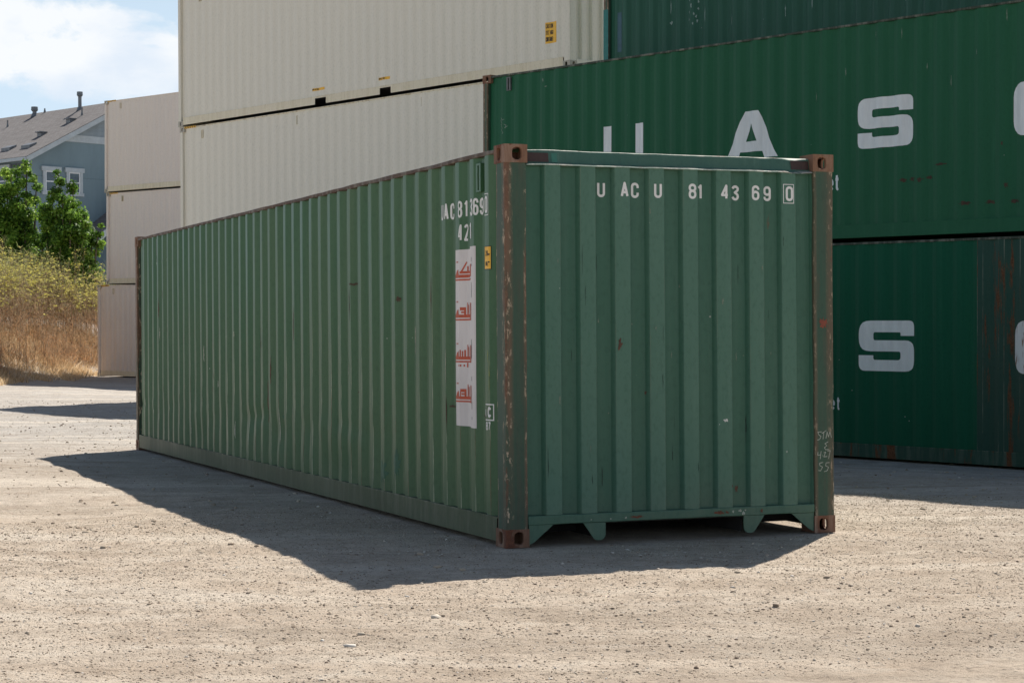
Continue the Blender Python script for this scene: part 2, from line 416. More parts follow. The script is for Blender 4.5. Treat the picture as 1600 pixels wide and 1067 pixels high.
def inpoly(p, poly):
    x, y = p; c = False; n = len(poly)
    for i in range(n):
        x1, y1 = poly[i]; x2, y2 = poly[(i + 1) % n]
        if (y1 > y) != (y2 > y) and x < (x2 - x1) * (y - y1) / (y2 - y1) + x1: c = not c
    return c
def flat_islands(polys, xb, yb, holes=()):
    """union of polygons cut along the surface's own fold lines -> verts2d, tris"""
    V = []; F = []; E = []
    for pl in list(polys) + list(holes):
        o = len(V); V += [Vector(q) for q in pl]
        idx = list(range(o, o + len(pl)))
        if pl in holes: E += [(idx[i], idx[(i + 1) % len(idx)]) for i in range(len(idx))]
        else:
            a = sum(pl[i][0] * pl[(i + 1) % len(pl)][1] - pl[(i + 1) % len(pl)][0] * pl[i][1] for i in range(len(pl)))
            F.append(idx if a > 0 else idx[::-1])
    xs = [v.x for v in V]; ys = [v.y for v in V]; x0, x1, y0, y1 = min(xs) - .01, max(xs) + .01, min(ys) - .01, max(ys) + .01
    for b in xb:
        if x0 < b < x1: V += [Vector((b, y0)), Vector((b, y1))]; E.append((len(V) - 2, len(V) - 1))
    for b in yb:
        if y0 < b < y1: V += [Vector((x0, b)), Vector((x1, b))]; E.append((len(V) - 2, len(V) - 1))
    ov, oe, of, _, _, orig = delaunay_2d_cdt(V, E, F, 1, 1e-6)
    tris = []
    for f, og in zip(of, orig):
        if not og: continue
        c = sum((ov[i] for i in f), Vector((0, 0))) / len(f)
        if any(inpoly(c, h) for h in holes): continue
        tris.append(tuple(f))
    used = sorted({i for t in tris for i in t}); mp_ = {i: k for k, i in enumerate(used)}
    return [tuple(ov[i]) for i in used], [tuple(mp_[i] for i in t) for t in tris]

# ------------------------------------------------------------------ corrugated panels
def profile(s0, s1, start, segs, depth, rnd=0.0, nr=3):
    """segs = (outer, down, inner, up) lengths; 'start' = where an outer flat begins. returns [(s, d, wear)]"""
    per = sum(segs); raw = []
    k = math.floor((s0 - start) / per) - 1
    s = start + k * per
    while s < s1 + per:
        raw += [(s, 0.0), (s + segs[0], 0.0), (s + segs[0] + segs[1], depth), (s + segs[0] + segs[1] + segs[2], depth)]
        s += per
    out = []
    if rnd <= 0:
        out = [(a, d, 1.0 if d == 0 else 0.0) for a, d in raw]
    else:
        for i in range(1, len(raw) - 1):
            a, b, c = Vector(raw[i - 1]), Vector(raw[i]), Vector(raw[i + 1])
            r = min(rnd, (a - b).length * .42, (c - b).length * .42)
            p1 = b + (a - b).normalized() * r; p2 = b + (c - b).normalized() * r
            for q in range(nr + 1):
                t = q / nr; p = p1 * (1 - t) ** 2 + b * 2 * t * (1 - t) + p2 * t * t
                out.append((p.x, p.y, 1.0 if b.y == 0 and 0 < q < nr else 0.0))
    res = [q for q in out if s0 < q[0] < s1]
    def at(x):
        for p, q in zip(out[:-1], out[1:]):
            if p[0] <= x <= q[0]:
                t = (x - p[0]) / max(1e-9, q[0] - p[0]); return (x, p[1] + (q[1] - p[1]) * t, 0.0)
        return (x, depth, 0.)
    return [at(s0)] + res + [at(s1)]

class Panel:
    """corrugated sheet over s (along) and z; d = recess into the container. to3d maps (s, recess, z)"""
    def __init__(p, prof, z0, z1, rows, dent, to3d):
        p.s = np.array([q[0] for q in prof]); p.d = np.array([q[1] for q in prof]); p.w = np.array([q[2] for q in prof])
        p.z = np.linspace(z0, z1, rows + 1); p.dent = dent; p.to3d = to3d
        S, Z = np.meshgrid(p.s, p.z); p.D = np.tile(p.d, (rows + 1, 1)) + dent(S, Z)
    def depth(p, s, z):
        i = int(np.clip(np.searchsorted(p.s, s) - 1, 0, len(p.s) - 2)); j = int(np.clip(np.searchsorted(p.z, z) - 1, 0, len(p.z) - 2))
        a = (s - p.s[i]) / (p.s[i + 1] - p.s[i]); b = (z - p.z[j]) / (p.z[j + 1] - p.z[j])
        D = p.D
        return D[j, i] * (1 - a) * (1 - b) + D[j, i + 1] * a * (1 - b) + D[j + 1, i] * (1 - a) * b + D[j + 1, i + 1] * a * b
    def mesh(p, name, mat, parent, smooth=True, mat2=None, split=None, top_w=0.):
        n = len(p.s); m = len(p.z); vs = []; ws = []
        for j in range(m):
            for i in range(n):
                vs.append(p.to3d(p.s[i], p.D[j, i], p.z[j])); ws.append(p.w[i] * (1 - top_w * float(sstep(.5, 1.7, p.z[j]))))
        fs = [(j * n + i, j * n + i + 1, (j + 1) * n + i + 1, (j + 1) * n + i) for j in range(m - 1) for i in range(n - 1)]
        mb = MB(); mb.add(vs, fs, ws)
        outer_ = [1. - min(1., p.d[i] / max(1e-6, float(p.d.max()))) for j in range(m) for i in range(n)]
        if mat2:
            mb.mi = [1 if split(p.s[f[0] % n]) else 0 for f in fs]
        o_ = mb.build(name, [mat, mat2] if mat2 else mat, parent, smooth=smooth, fix=False)
        at = o_.data.attributes.new("outer", 'FLOAT', 'POINT'); at.data.foreach_set("value", np.array(outer_, dtype=np.float32)); return o_
    def island(p, name, polys, mat, parent, off=.0022, holes=()):
        v2, tr = flat_islands(polys, p.s, p.z, holes)
        mb = MB(); mb.add([p.to3d(s, p.depth(s, z) - off, z) for s, z in v2], tr)
        return mb.build(name, mat, parent, fix=False)

def each(panel, name, groups, mat, parent, off=.0022):
    """every glyph or mark its own small part"""
    for g_ in groups: panel.island(name, g_, mat, parent, off=off)

LEN, WID = 12.192, 2.438
def casting_mb(x, y, z, sx, sy, sz):
    """ISO corner casting: outer corner at (x,y,z); s* point inwards; holes on the three outer faces"""
    mb = MB(); a, b, c = .178, .162, .118
    def face(fr, w, h, hw, hh, hx, hy, t=.022, wear=1.):
        per = []
        for (p, q) in (((0, 0), (w, 0)), ((w, 0), (w, h)), ((w, h), (0, h)), ((0, h), (0, 0))):
            for k in range(4): per.append((p[0] + (q[0] - p[0]) * k / 4, p[1] + (q[1] - p[1]) * k / 4))
        ov = []
        for (px, py) in per:
            an = math.atan2((py - hy) / hh, (px - hx) / hw); r = 1.0
            # rounded-slot shape
            cx, cy = math.cos(an), math.sin(an); k = (abs(cx) ** 3.2 + abs(cy) ** 3.2) ** (-1 / 3.2)
            ov.append((hx + hw * cx * k, hy + hh * cy * k))
        n = len(per)
        vs = [fr(px, py, 0) for px, py in per] + [fr(px, py, 0) for px, py in ov] + [fr(px, py, t) for px, py in ov]
        fs = [(i, (i + 1) % n, n + (i + 1) % n, n + i) for i in range(n)] + [(n + i, n + (i + 1) % n, 2 * n + (i + 1) % n, 2 * n + i) for i in range(n)]
        ws = [wear] * n + [.5] * n + [0] * n
        mb.add(vs, fs, ws)
    X = lambda u: x + sx * u
    Y = lambda v: y + sy * v
    Z = lambda q: z + sz * q
    face(lambda p, q, t: (X(t), Y(p), Z(q)), b, c, .032, .040, b * .56, c * .5)      # end face
    face(lambda p, q, t: (X(p), Y(t), Z(q)), a, c, .032, .040, a * .55, c * .5)      # side face
    face(lambda p, q, t: (X(p), Y(q), Z(t)), a, b, .060, .034, a * .5, b * .5)       # top / bottom face
    # inner closing walls
    mb.add([(X(a), Y(0), Z(0)), (X(a), Y(b), Z(0)), (X(a), Y(b), Z(c)), (X(a), Y(0), Z(c))], [(0, 1, 2, 3)])
    mb.add([(X(0), Y(b), Z(0)), (X(a), Y(b), Z(0)), (X(a), Y(b), Z(c)), (X(0), Y(b), Z(c))], [(0, 1, 2, 3)])
    mb.add([(X(0), Y(0), Z(c)), (X(a), Y(0), Z(c)), (X(a), Y(b), Z(c)), (X(0), Y(b), Z(c))], [(0, 1, 2, 3)])
    return mb

def postbox(x0, y0, x1, y1, z0, z1, n, jit, sd, ws_=1.):
    """square post; (x0,y0) is the outer corner. wear rises towards the edges, most at the outer corner"""
    loop = []
    C = [(x0, y0, 1.), (x1, y0, .55), (x1, y1, .2), (x0, y1, .55)]
    for i, (cx, cy, w) in enumerate(C):
        px, py, _ = C[i - 1]; qx, qy, _ = C[(i + 1) % 4]
        dp = Vector((px - cx, py - cy)); dq = Vector((qx - cx, qy - cy)); r = .009
        a = Vector((cx, cy)) + dp.normalized() * r; b_ = Vector((cx, cy)) + dq.normalized() * r; m_ = Vector((cx, cy)) + (dp.normalized() + dq.normalized()) * r * .3
        e_ = .060 if i == 0 else .026; a2 = Vector((cx, cy)) + dp.normalized() * e_; b2 = Vector((cx, cy)) + dq.normalized() * e_
        loop += [(a2.x, a2.y, .0), (a.x, a.y, w), (m_.x, m_.y, w), (b_.x, b_.y, w), (b2.x, b2.y, .0)]
    mb = MB(); vs = []; ws = []; k = len(loop)
    for j in range(n + 1):
        t = j / n; z = z0 + (z1 - z0) * t; jx = jit * float(vnoise(t * n * .5, 3.3, sd)); jy = jit * float(vnoise(t * n * .5, 9.1, sd + 1))
        for lx, ly, w in loop: vs.append((lx + jx, ly + jy, z)); ws.append(w * ws_ + (.75 if ws_ > 1 else 0))
    fs = [(j * k + i, j * k + (i + 1) % k, (j + 1) * k + (i + 1) % k, (j + 1) * k + i) for j in range(n) for i in range(k)]
    return mb.add(vs, fs, ws)

def frame_matrix(o, th, s):
    d = np.array([math.cos(th), math.sin(th), s]); d /= np.linalg.norm(d)
    n = np.array([-math.sin(th), math.cos(th), 0.]); n -= d * (n @ d); n /= np.linalg.norm(n)
    k = np.cross(d, n); m = Matrix.Identity(4)
    for i in range(3): m[i][0], m[i][1], m[i][2], m[i][3] = d[i], n[i], k[i], o[i]
    return m

SIDE_SEGS = (.072, .068, .070, .068)
END_SEGS = (.110, .018, .104, .018)
def container(name, mw, H, m, detail=2, dep=.036, side_start=11.262, pockets=False, side2=None, top_rail=(.045,), hero=False):
    """m: dict of materials side,end,post,rail,toprail,cast,head. local x along (0..LEN, closed end at LEN), y across (0 = side seen), z up"""
    root = empty(name, mw)
    # ---- side panels
    rnd = .005 if detail >= 2 else .007
    if hero:
        def dent(S, Z):
            a = .0035 * vnoise(S * .55, Z * .9, 1)
            low = sstep(1.15, .35, Z) * sstep(11.0, 9.6, S)
            fold = np.exp(-((Z - .60 + .06 * vnoise(S * 1.3, S * 0, 4)) / .05) ** 2) * sstep(10.4, 9.0, S)
            return a + low * (.007 * vnoise(S * 3.1, Z * 3.5, 2)) + fold * (.010 * (.35 + vnoise(S * 2.0, Z * 0 + 3, 3))) + .016 * np.exp(-((S - 6.55) / .30) ** 2 - ((Z - .50) / .16) ** 2) + .012 * np.exp(-((S - 5.55) / .2) ** 2 - ((Z - .55) / .12) ** 2)
        rows = 44
    else:
        sd = int(abs(mw[0][3]) * 10 + abs(mw[2][3]) * 7)
        dent = lambda S, Z: .004 * vnoise(S * .5 + sd, Z * .8, 1) + .003 * vnoise(S * 1.7, Z * 1.2 + sd, 2)
        rows = 10 if detail >= 1 else 6
    zt = H - .047; zb = .187
    pr = profile(.055, 12.016, side_start, SIDE_SEGS, dep, rnd, 3)
    pr = [(a, d + .034 * float(sstep(.24, .20, a)), w) for a, d, w in pr]
    near = Panel(pr, zb, zt, rows, dent, lambda s, d, z: (s, .012 + d, z))
    near.mesh("side_panel", m['side'], root, top_w=.88 if hero else 0., mat2=side2[0] if side2 else None, split=side2[1] if side2 else None)  # fold scuffing and painted glints fade out towards the top
    far = Panel(profile(.055, 12.016, side_start, SIDE_SEGS, .036, 0), zb, zt, 2, lambda S, Z: 0 * S, lambda s, d, z: (s, WID - .012 - d, z))
    far.mesh("side_panel", m['side'], root)
    # ---- front end panel
    dent_e = (lambda S, Z: .003 * vnoise(S * .9, Z * .9, 6) + .002 * vnoise(S * 2.2, Z * 2.5, 7))
    pe = profile(.150, WID - .150, .289 - .250, END_SEGS, .045, .006 if detail >= 1 else 0, 3)
    endp = Panel(pe, .201 if hero else .15, H - .128, 26 if hero else 8, dent_e, lambda s, d, z: (LEN - .014 - d, s, z))
    endp.mesh("end_panel", m['end'], root)
    # ---- castings, posts
    for x, sx in ((0, 1), (LEN, -1)):
        for y, sy in ((0, 1), (WID, -1)):
            for z, sz in ((0, 1), (H, -1)):
                casting_mb(x, y, z, sx, sy, sz).build("corner_casting", m['cast'], root, bevel=.007 if hero else 0)
            px0, px1 = (x + sx * .004, x + sx * (.158 if x else .10)); py0, py1 = (y + sy * .004, y + sy * .155)
            p = postbox(px0, py0, px1, py1, .118, H - .118, 26 if hero else 2, .002 if hero else 0, int(x + y * 3), 1.5 if hero and x == 0 else (.55 if y else 1.))
            p.build("corner_post", m['post'], root)
    # ---- rails
    for y, sy in ((0, 1), (WID, -1)):
        nb = 30 if hero else 2
        mb = MB()
        segs = [(.178, LEN - .178)]
        if pockets: segs = [(.178, 4.945), (5.305, 7.0), (7.335, LEN - .178)]
        for a, b in segs:
            mb.segbox((a, y + sy * .005, .032), (b, y + sy * .010, .180), max(1, int(nb * (b - a) / LEN)), 0, .3, .003 if hero else 0, 3)
        mb.segbox((.178, y + sy * .004, .180), (LEN - .158, y + sy * .062, .188), nb, 0, .8, .0015 if hero else 0, 4)
        mb.box((.178, y + sy * .010, .030), (LEN - .178, y + sy * .05, .038), .3) if not pockets else None
        if pockets:
            for a, b in ((4.945, 5.305), (7.0, 7.335)):
                mb.box((a, y + sy * .0045, .150), (b, y + sy * .0095, .1795), .3)
        mb.build("bottom_rail", m['rail'], root)
        MB().segbox((.178, y + sy * .007, H - .048), (LEN - .178, y + sy * .066, H - .020), 60 if hero else 6, 0, 1., .004 if hero else .001, 5).build("top_rail", m['toprail'], root, bevel=.004)
    # ---- header and sill at the closed end
    mb = MB(); n = 40 if hero else 2
    vs = []; ws = []
    for k in range(n + 1):
        y = .160 + (WID - .320) * k / n
        j1 = (.004 * vnoise(k * .45, 2., 8) + (-.012 * math.exp(-((y - 2.15) / .07) ** 2)) + .005 * math.exp(-((y - .30) / .12) ** 2)) if hero else 0
        j2 = .005 * vnoise(k * .5, 7., 9) if hero else 0
        for (dx, z, w) in ((.120, H - .022, .0), (.069 + j2, H - .027 + j1, 1.), (.0645 + j2, H - .0315 + j1, .8), (.062 + j2, H - .036 + j1, .0), (.046, H - .112, .0), (.012 + j2 * .6, H - .1225 + j1 * .7, 1.), (.006 + j2 * .6, H - .130 + j1 * .7, .7), (.066, H - .131, 0)):
            vs.append((LEN - dx, y, z)); ws.append(w)
    q = 8
    fs = [(k * q + e, k * q + e + 1, (k + 1) * q + e + 1, (k + 1) * q + e) for k in range(n) for e in range(q - 1)]
    mb.add(vs, fs, ws); mb.build("header", m['head'], root)
    zs0, zs1 = (.140, .200) if hero else (.02, .15)
    sb = MB().segbox((LEN - .07, .158, zs0), (LEN - .006, WID - .158, zs1), 24 if hero else 2, 1, .35, .002 if hero else 0, 11)
    sb.build("sill", m['end'], root, bevel=.006, seg=2)
    # ---- roof, floor
    rb = MB()
    ys = np.linspace(.06, WID - .06, 4)
    prf = profile(.15, LEN - .12, .2, (.09, .014, .09, .014), .018, 0)
    vs = [(s, y, H - .020 - d) for y in ys for s, d, _ in prf]; n = len(prf)
    rb.add(vs, [(j * n + i, j * n + i + 1, (j + 1) * n + i + 1, (j + 1) * n + i) for j in range(3) for i in range(n - 1)])
    rb.build("roof", m['side'], root, fix=False)
    fb = MB().box((.07, .07, .165), (LEN - .08, WID - .07, .183)); fb.build("floor", DARK, root)
    if hero:
        cm = MB()
        for k in range(31):
            x = .35 + k * .30
            if x > LEN - 3.3: break
            cm.box((x, .063, .045), (x + .045, WID - .063, .163))
        for k in range(10):    # outriggers beside the gooseneck tunnel
            x = LEN - 3.2 + k * .3
            cm.box((x, .063, .045), (x + .045, .690, .163)); cm.box((x, WID - .690, .045), (x + .045, WID - .063, .163))
        cm.build("cross_member", DARK, root)
        tn = MB()
        for y in (.700, WID - .694): tn.box((LEN - 3.3, y, .030), (LEN - .075, y + .006, .138))
        tn.box((LEN - 3.3, .708, .128), (LEN - .075, WID - .696, .136)); tn.build("gooseneck_tunnel", DARK, root)
        # triangular plates under the sill
        def plate(pts, nm):
            k = len(pts); mb = MB()
            mb.add([(LEN - .010, a, b) for a, b in pts] + [(LEN - .020, a, b) for a, b in pts],
                   [tuple(range(k)), tuple(range(k, 2 * k))[::-1]] + [(i, (i + 1) % k, k + (i + 1) % k, k + i) for i in range(k)], .4)
            mb.build(nm, m['end'], root)
        g = [(.163, .139), (.335, .139), (.200, .030), (.163, .012)]
        plate(g, "gusset"); plate([(WID - a, b) for a, b in g], "gusset")
        t = [(.548, .139), (.706, .139), (.706, .058), (.696, .036), (.676, .024), (.640, .024), (.622, .036)]
        plate(t, "tunnel_tab"); plate([(WID - a, b) for a, b in t], "tunnel_tab")
    # ---- door end
    for y0, y1 in ((.16, WID / 2 - .006), (WID / 2 + .006, WID - .16)):
        dm = MB(); dp = profile(y0, y1, y0 + .05, (.18, .03, .09, .03), .03, 0)
        n = len(dp)
        dm.add([(.03 + d, s, z) for z in (.17, H - .14) for s, d, _ in dp], [(i, i + 1, n + i + 1, n + i) for i in range(n - 1)])
        door = dm.build("door", m['end'], root, fix=False)
        for yy in (y0 + .25, y1 - .25):
            MB().cyl((.012, yy, .10), (.012, yy, H - .08), .014, n=8).build("lock_rod", m['rail'], door)
        MB().box((.0, y0 + .25, 1.0), (.010, y0 + .65, 1.04)).build("handle", DARKSTEEL, door)
    db = MB().box((.01, .16, .0), (.10, WID - .16, .165), .3); db.build("door_sill", m['rail'], root)
    MB().box((.01, .16, H - .135), (.10, WID - .16, H - .02), .3).build("door_header", m['head'], root)
    return root, near, endp

def vent(panel, parent, s, z, mat, flip=1, w=.085, h=.19):
    d0 = .012 + .036
    mb = MB()
    mb.box((s, .012 + .006, z - h / 2), (s + w * .34, d0 + .02, z + h / 2)); mb.box((s + w * .66, .018, z - h / 2), (s + w, d0 + .02, z + h / 2))
    mb.box((s, .0181, z + h / 2), (s + w, d0 + .02, z + h / 2 + .012)); mb.box((s, .0181, z - h / 2 - .012), (s + w, d0 + .02, z - h / 2))
    o = mb.build("vent", mat, parent)
    MB().box((s + w * .34, .030, z - h / 2), (s + w * .66, d0 + .02, z + h / 2)).build("slot", DARK, o)
    return o

def blot(cx, cz, w, h, n=11, sd=0):
    r = random.Random(sd); n = n * 2 + 3; q = [r.uniform(.35, 1.25) for _ in range(n)]
    return [(cx + w / 2 * math.cos(2 * math.pi * k / n) * q[k], cz + h / 2 * math.sin(2 * math.pi * k / n) * q[k]) for k in range(n)]

# ================================================================== THE NEAR GREEN CONTAINER
HM = dict(side=GREEN_SIDE, end=GREEN_END, post=GREEN_POST, rail=GREEN_RAIL, toprail=RUST_RAIL, cast=CASTING, head=GREEN_HEAD)
HERO_MW = frame_matrix((0, LEN, 0), -math.pi / 2, 0)
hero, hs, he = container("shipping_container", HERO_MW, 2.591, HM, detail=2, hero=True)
tag(hero, "single weathered green shipping container standing alone on the gravel in front of the stacks", "shipping container")
# end lettering
pos = [.681, .829, .925, 1.071, 0, 1.328, 1.428, 0, 1.566, 1.670, 0, 1.804, 1.905]
pos = dict(zip(range(13), pos))
each(he, "letter", text_groups("UACU8143690", 2.266, .102, .165, 1.0, [.688, .838, .934, 1.082, 1.338, 1.420, 1.580, 1.684, 1.816, 1.930, 2.078]), WHITE, hero, off=.002)
he.island("check_digit_frame", frame_polys(2.050, 2.250, 2.134, 2.382, .005), WHITE, hero, off=.002)
def on_header(v0, v1, mat, nm):
    mb = MB(); H_ = 2.591; e = .0015
    mb.add([(LEN - .046 + e, v0, H_ - .106), (LEN - .046 + e, v1, H_ - .106), (LEN - .060 + e + .004, v1, H_ - .046), (LEN - .060 + e + .004, v0, H_ - .046)], [(0, 1, 2, 3)])
    mb.build(nm, mat, hero, fix=False)
MAROON = paint("old maroon primer", (.050, .030, .026), (.085, .052, .042), rust=.2, wear_glint_amt=0, rough=.6, streak=.1, seed=2.9, spots=False)
on_header(.163, .330, MAROON, "primer_patch"); on_header(.352, .392, plain("fresh green touch up", (.045, .18, .13), .5, .15, 20), "touched_up_patch"); on_header(2.13, 2.27, MAROON, "primer_patch")
sr_ = random.Random(5)
SILL_RUST = plain("sill rust", (.16, .055, .028), .85, .35, 60); SILL_CHIP = plain("sill primer chips", (.40, .42, .34), .8, .3, 80)
for v_, z_, w_, h_, mt_ in ((1.545, .170, .075, .030, 0), (1.60, .168, .03, .02, 0), (1.645, .172, .02, .02, 1), (1.70, .176, .03, .02, 1), (1.725, .160, .02, .03, 1), (1.74, .178, .014, .012, 1), (1.865, .168, .022, .03, 0), (.93, .165, .10, .018, 0), (.85, .163, .02, .012, 1), (.74, .160, .016, .014, 1), (.60, .160, .012, .01, 1)):
    v2_, tr_ = flat_islands([blot(v_, z_, w_, h_, 8, sr_.randint(0, 999))], [], []); q_ = MB(); q_.add([(LEN - .0022, a_, b_) for a_, b_ in v2_], tr_)
    q_.build("rust_patch" if mt_ == 0 else "paint_chip", (SILL_RUST, SILL_CHIP)[mt_], hero, fix=False)
# side lettering: letters run across the folds
def spread(s, x0, adv, y, h):
    return text_polys(s, x0, y, h, .15, 1.0, positions=[x0 + adv[i] for i in range(len(s))])
each(hs, "letter", text_groups("UACU8143690", 2.166, .115, .14, .66, [10.986, 11.048, 11.108, 11.190, 11.323, 11.380, 11.458, 11.556, 11.614, 11.670, 11.830]), WHITE, hero)
hs.island("check_digit_frame", frame_polys(11.800, 2.152, 11.884, 2.296, .005), WHITE, hero)
each(hs, "letter", text_groups("421", 2.006, .115, .14, .66, [11.323, 11.383, 11.540]), WHITE, hero)
# white panel with red Arabic words
strip = hs.island("white_panel", [[(11.262, .752), (11.628, .744), (11.628, 1.962), (11.50, 1.962), (11.50, 1.950), (11.262, 1.948)]], STRIP, hero, off=.0018)
def word(y, body, H_=.118):
    return [rect(b_[1], y + b_[2] * H_, b_[3], y + b_[4] * H_) if b_[0] == 'r' else [(px, y + py * H_) for px, py in b_[1]] for b_ in body]
BASE = [('r', 11.268, 0, 11.555, .09), ('r', 11.268, .16, 11.50, .34), ('r', 11.283, 1.04, 11.296, 1.12), ('r', 11.302, 1.04, 11.315, 1.12), ('p', [(11.270, .33), (11.325, .33), (11.318, .66), (11.290, .56)])]
ALEFLAM = [('r', 11.400, .16, 11.411, 1.02), ('r', 11.418, .16, 11.430, .9), ('r', 11.543, .0, 11.551, 1.0), ('r', 11.556, .0, 11.562, 1.0)]
HAA = [('r', 11.340, .58, 11.384, .76), ('r', 11.350, .42, 11.384, .52), ('r', 11.374, .33, 11.390, .76)]
arabic = [word(1.738, BASE + [('p', [(11.336, .40), (11.352, .40), (11.400, 1.02), (11.394, 1.10)]), ('r', 11.338, .40, 11.560, .54), ('r', 11.400, .5, 11.425, .82), ('r', 11.545, .2, 11.560, .9)]),
          word(1.467, BASE + HAA + ALEFLAM),
          word(1.182, BASE + ALEFLAM + [('r', 11.336, .33, 11.347, .72), ('r', 11.355, .33, 11.366, .66), ('r', 11.374, .33, 11.388, .72), ('r', 11.318, -.24, 11.328, -.12), ('r', 11.338, -.24, 11.350, -.12), ('r', 11.368, -.24, 11.380, -.12), ('r', 11.396, -.28, 11.412, -.02)]),
          word(.912, BASE + HAA + ALEFLAM + [('r', 11.338, .33, 11.346, .62)])]
each(hs, "arabic_word", arabic, RED, strip, off=.0034)
each(hs, "scratch", [[rect(11.566, y, 11.571, y + h)] for y, h in ((1.86, .03), (1.83, .015), (1.62, .1), (1.21, .13), (1.30, .04), (1.06, .03), (.87, .05), (.80, .02))], BLACK, strip, off=.0034)
st = hs.island("warning_sticker", [rect(11.818, 1.799, 11.908, 1.947)], YELLOW, hero, off=.0022)
hs.island("print", frame_polys(11.815, 1.796, 11.911, 1.950, .004) + text_polys("26", 11.838, 1.885, .036, .18, .8) + text_polys("86", 11.840, 1.82, .030, .18, .8) + [rect(11.878, 1.89, 11.898, 1.90), rect(11.88, 1.84, 11.898, 1.85)], BLACK, st, off=.0036)
hs.island("code_mark", frame_polys(11.795, .806, 11.925, .916, .008) + text_polys("i", 11.818, .826, .085, .18) + text_polys("c", 11.866, .826, .100, .18, .9), WHITE, hero)
hs.island("lettering", text_polys("87", 11.830, .742, .056, .17, .95), WHITE, hero)
vent(hs, hero, 11.640, 2.412, GREEN_SIDE, w=.085, h=.165)
vent(hs, hero, 1.2, 2.415, GREEN_RAIL, h=.165)
# scratches and marks on the side (paint marks with their own shape)
each(hs, "scrape", [[q_] for q_ in [blot(8.715, 1.20, .030, .33, 9, 3), blot(8.76, 1.12, .02, .12, 9, 4)]], plain("bare white scrape", (.60, .58, .52), .7, .2, 50), hero)
each(hs, "rust_patch", [[q_] for q_ in [blot(8.86, 1.78, .16, .022, 11, 5), blot(8.99, 1.765, .10, .018, 9, 9), blot(8.80, 1.62, .012, .24, 9, 15), blot(8.95, 1.60, .010, .20, 9, 16), blot(9.98, 1.64, .05, .05, 9, 6), blot(8.95, .92, .14, .022, 9, 7), blot(11.12, .875, .09, .025, 9, 8), blot(11.74, .84, .06, .06, 9, 10), blot(11.06, .83, .012, .30, 9, 12)]], plain("rust stain", (.075, .050, .030), .85, .4, 40), hero)
rq_ = random.Random(33)
each(hs, "rust_streak", [[blot(rq_.uniform(1.0, 11.1), rq_.uniform(.35, 1.9), rq_.uniform(.010, .022), rq_.uniform(.05, .35), 7, 300 + k)] for k in range(26)], plain("rust streak", (.115, .062, .036), .85, .4, 50), hero)
each(hs, "scuff", [[blot(rq_.uniform(.6, 11.1), rq_.uniform(.3, 1.5), rq_.uniform(.010, .020), rq_.uniform(.05, .30), 7, 400 + k)] for k in range(26)], plain("pale side scuff", (.36, .38, .29), .8, .3, 60), hero)
each(hs, "stencil_remains", [[blot(.30 + .139 * k + .02 * math.sin(k * 5), 2.245 + .02 * math.sin(k * 2), .03, .055, 6, 500 + k)] for k in range(14)], plain("faded stencil paint", (.26, .32, .24), .8, .3, 60), hero)
each(hs, "touched_up_patch", [[blot(9.62, .33, .16, .16, 12, 600)], [blot(9.95, .40, .10, .22, 12, 601)], [blot(6.7, .62, .10, .16, 12, 602)]], plain("fresh dark green touch up", (.018, .105, .055), .5, .15, 20), hero)
each(hs, "chalk_mark", [[q_] for q_ in [blot(11.862, 1.23, .012, .09, 9, 1), blot(11.885, 1.10, .010, .20, 9, 2)]], YCHALK, hero)
each(he, "scrape", [[q_] for q_ in [blot(1.597, .784, .035, .024, 9, 5), blot(1.55, .76, .008, .006, 7, 3)]], plain("white chip", (.62, .62, .58), .7, .1, 50), hero)
each(he, "rust_patch", [[q_] for q_ in [blot(.818, 1.30, .03, .09, 11, 2), blot(1.66, .34, .05, .02, 9, 4), blot(1.70, .32, .03, .05, 9, 14), blot(1.02, .98, .012, .03, 7, 6)]], plain("rust stain on end", (.11, .055, .035), .85, .4, 40), hero)
rs_ = random.Random(21)
each(he, "scratch", [[blot(rs_.uniform(.25, 2.2), rs_.uniform(.35, 2.2), rs_.uniform(.003, .007), rs_.uniform(.03, .22), 6, 100 + k)] for k in range(16)], plain("dark scratch", (.022, .050, .034), .8, .3, 60), hero, off=.0016)
each(he, "scuff", [[blot(rs_.uniform(.25, 2.2), rs_.uniform(.3, 2.2), rs_.uniform(.004, .012), rs_.uniform(.01, .06), 6, 140 + k)] for k in range(16)], plain("pale scuff", (.16, .20, .15), .8, .3, 60), hero, off=.0016)
# chalk writing and primer patch on the right post
def on_post(polys, mat, nm, parent=hero, x=LEN - .0015):
    v2, tr = flat_islands(polys, [], []); mb = MB(); mb.add([(x, s, z) for s, z in v2], tr)
    return mb.build(nm, mat, parent, fix=False)
ch = []
def scrawl(strokes): return strokes_to_polys(strokes, .0042)
ch += scrawl([[(2.335, .692), (2.305, .690), (2.312, .672), (2.330, .660), (2.318, .640), (2.300, .636)], [(2.335, .680), (2.372, .700)], [(2.352, .690), (2.345, .640)],
              [(2.368, .645), (2.378, .690), (2.388, .655), (2.400, .690), (2.412, .650)]])
ch += scrawl([[(2.385, .622), (2.360, .610), (2.375, .596), (2.356, .582), (2.366, .568), (2.390, .570)]])
ch += scrawl([[(2.305, .555), (2.302, .532), (2.328, .535)], [(2.330, .560), (2.322, .505)], [(2.340, .530), (2.343, .526)], [(2.350, .548), (2.366, .552), (2.350, .520), (2.378, .522)], [(2.380, .560), (2.402, .562), (2.388, .505)]])
ch += scrawl([[(2.345, .482), (2.318, .478), (2.318, .462), (2.340, .450), (2.325, .425), (2.308, .428)], [(2.395, .480), (2.368, .478), (2.365, .458), (2.388, .448), (2.376, .424), (2.352, .418)]])
on_post(ch, CHALK, "chalk_writing")
on_post([blot(2.355, 1.437, .075, .075, 12, 3)], plain("red primer", (.22, .055, .03), .7, .2, 40), "primer_patch")

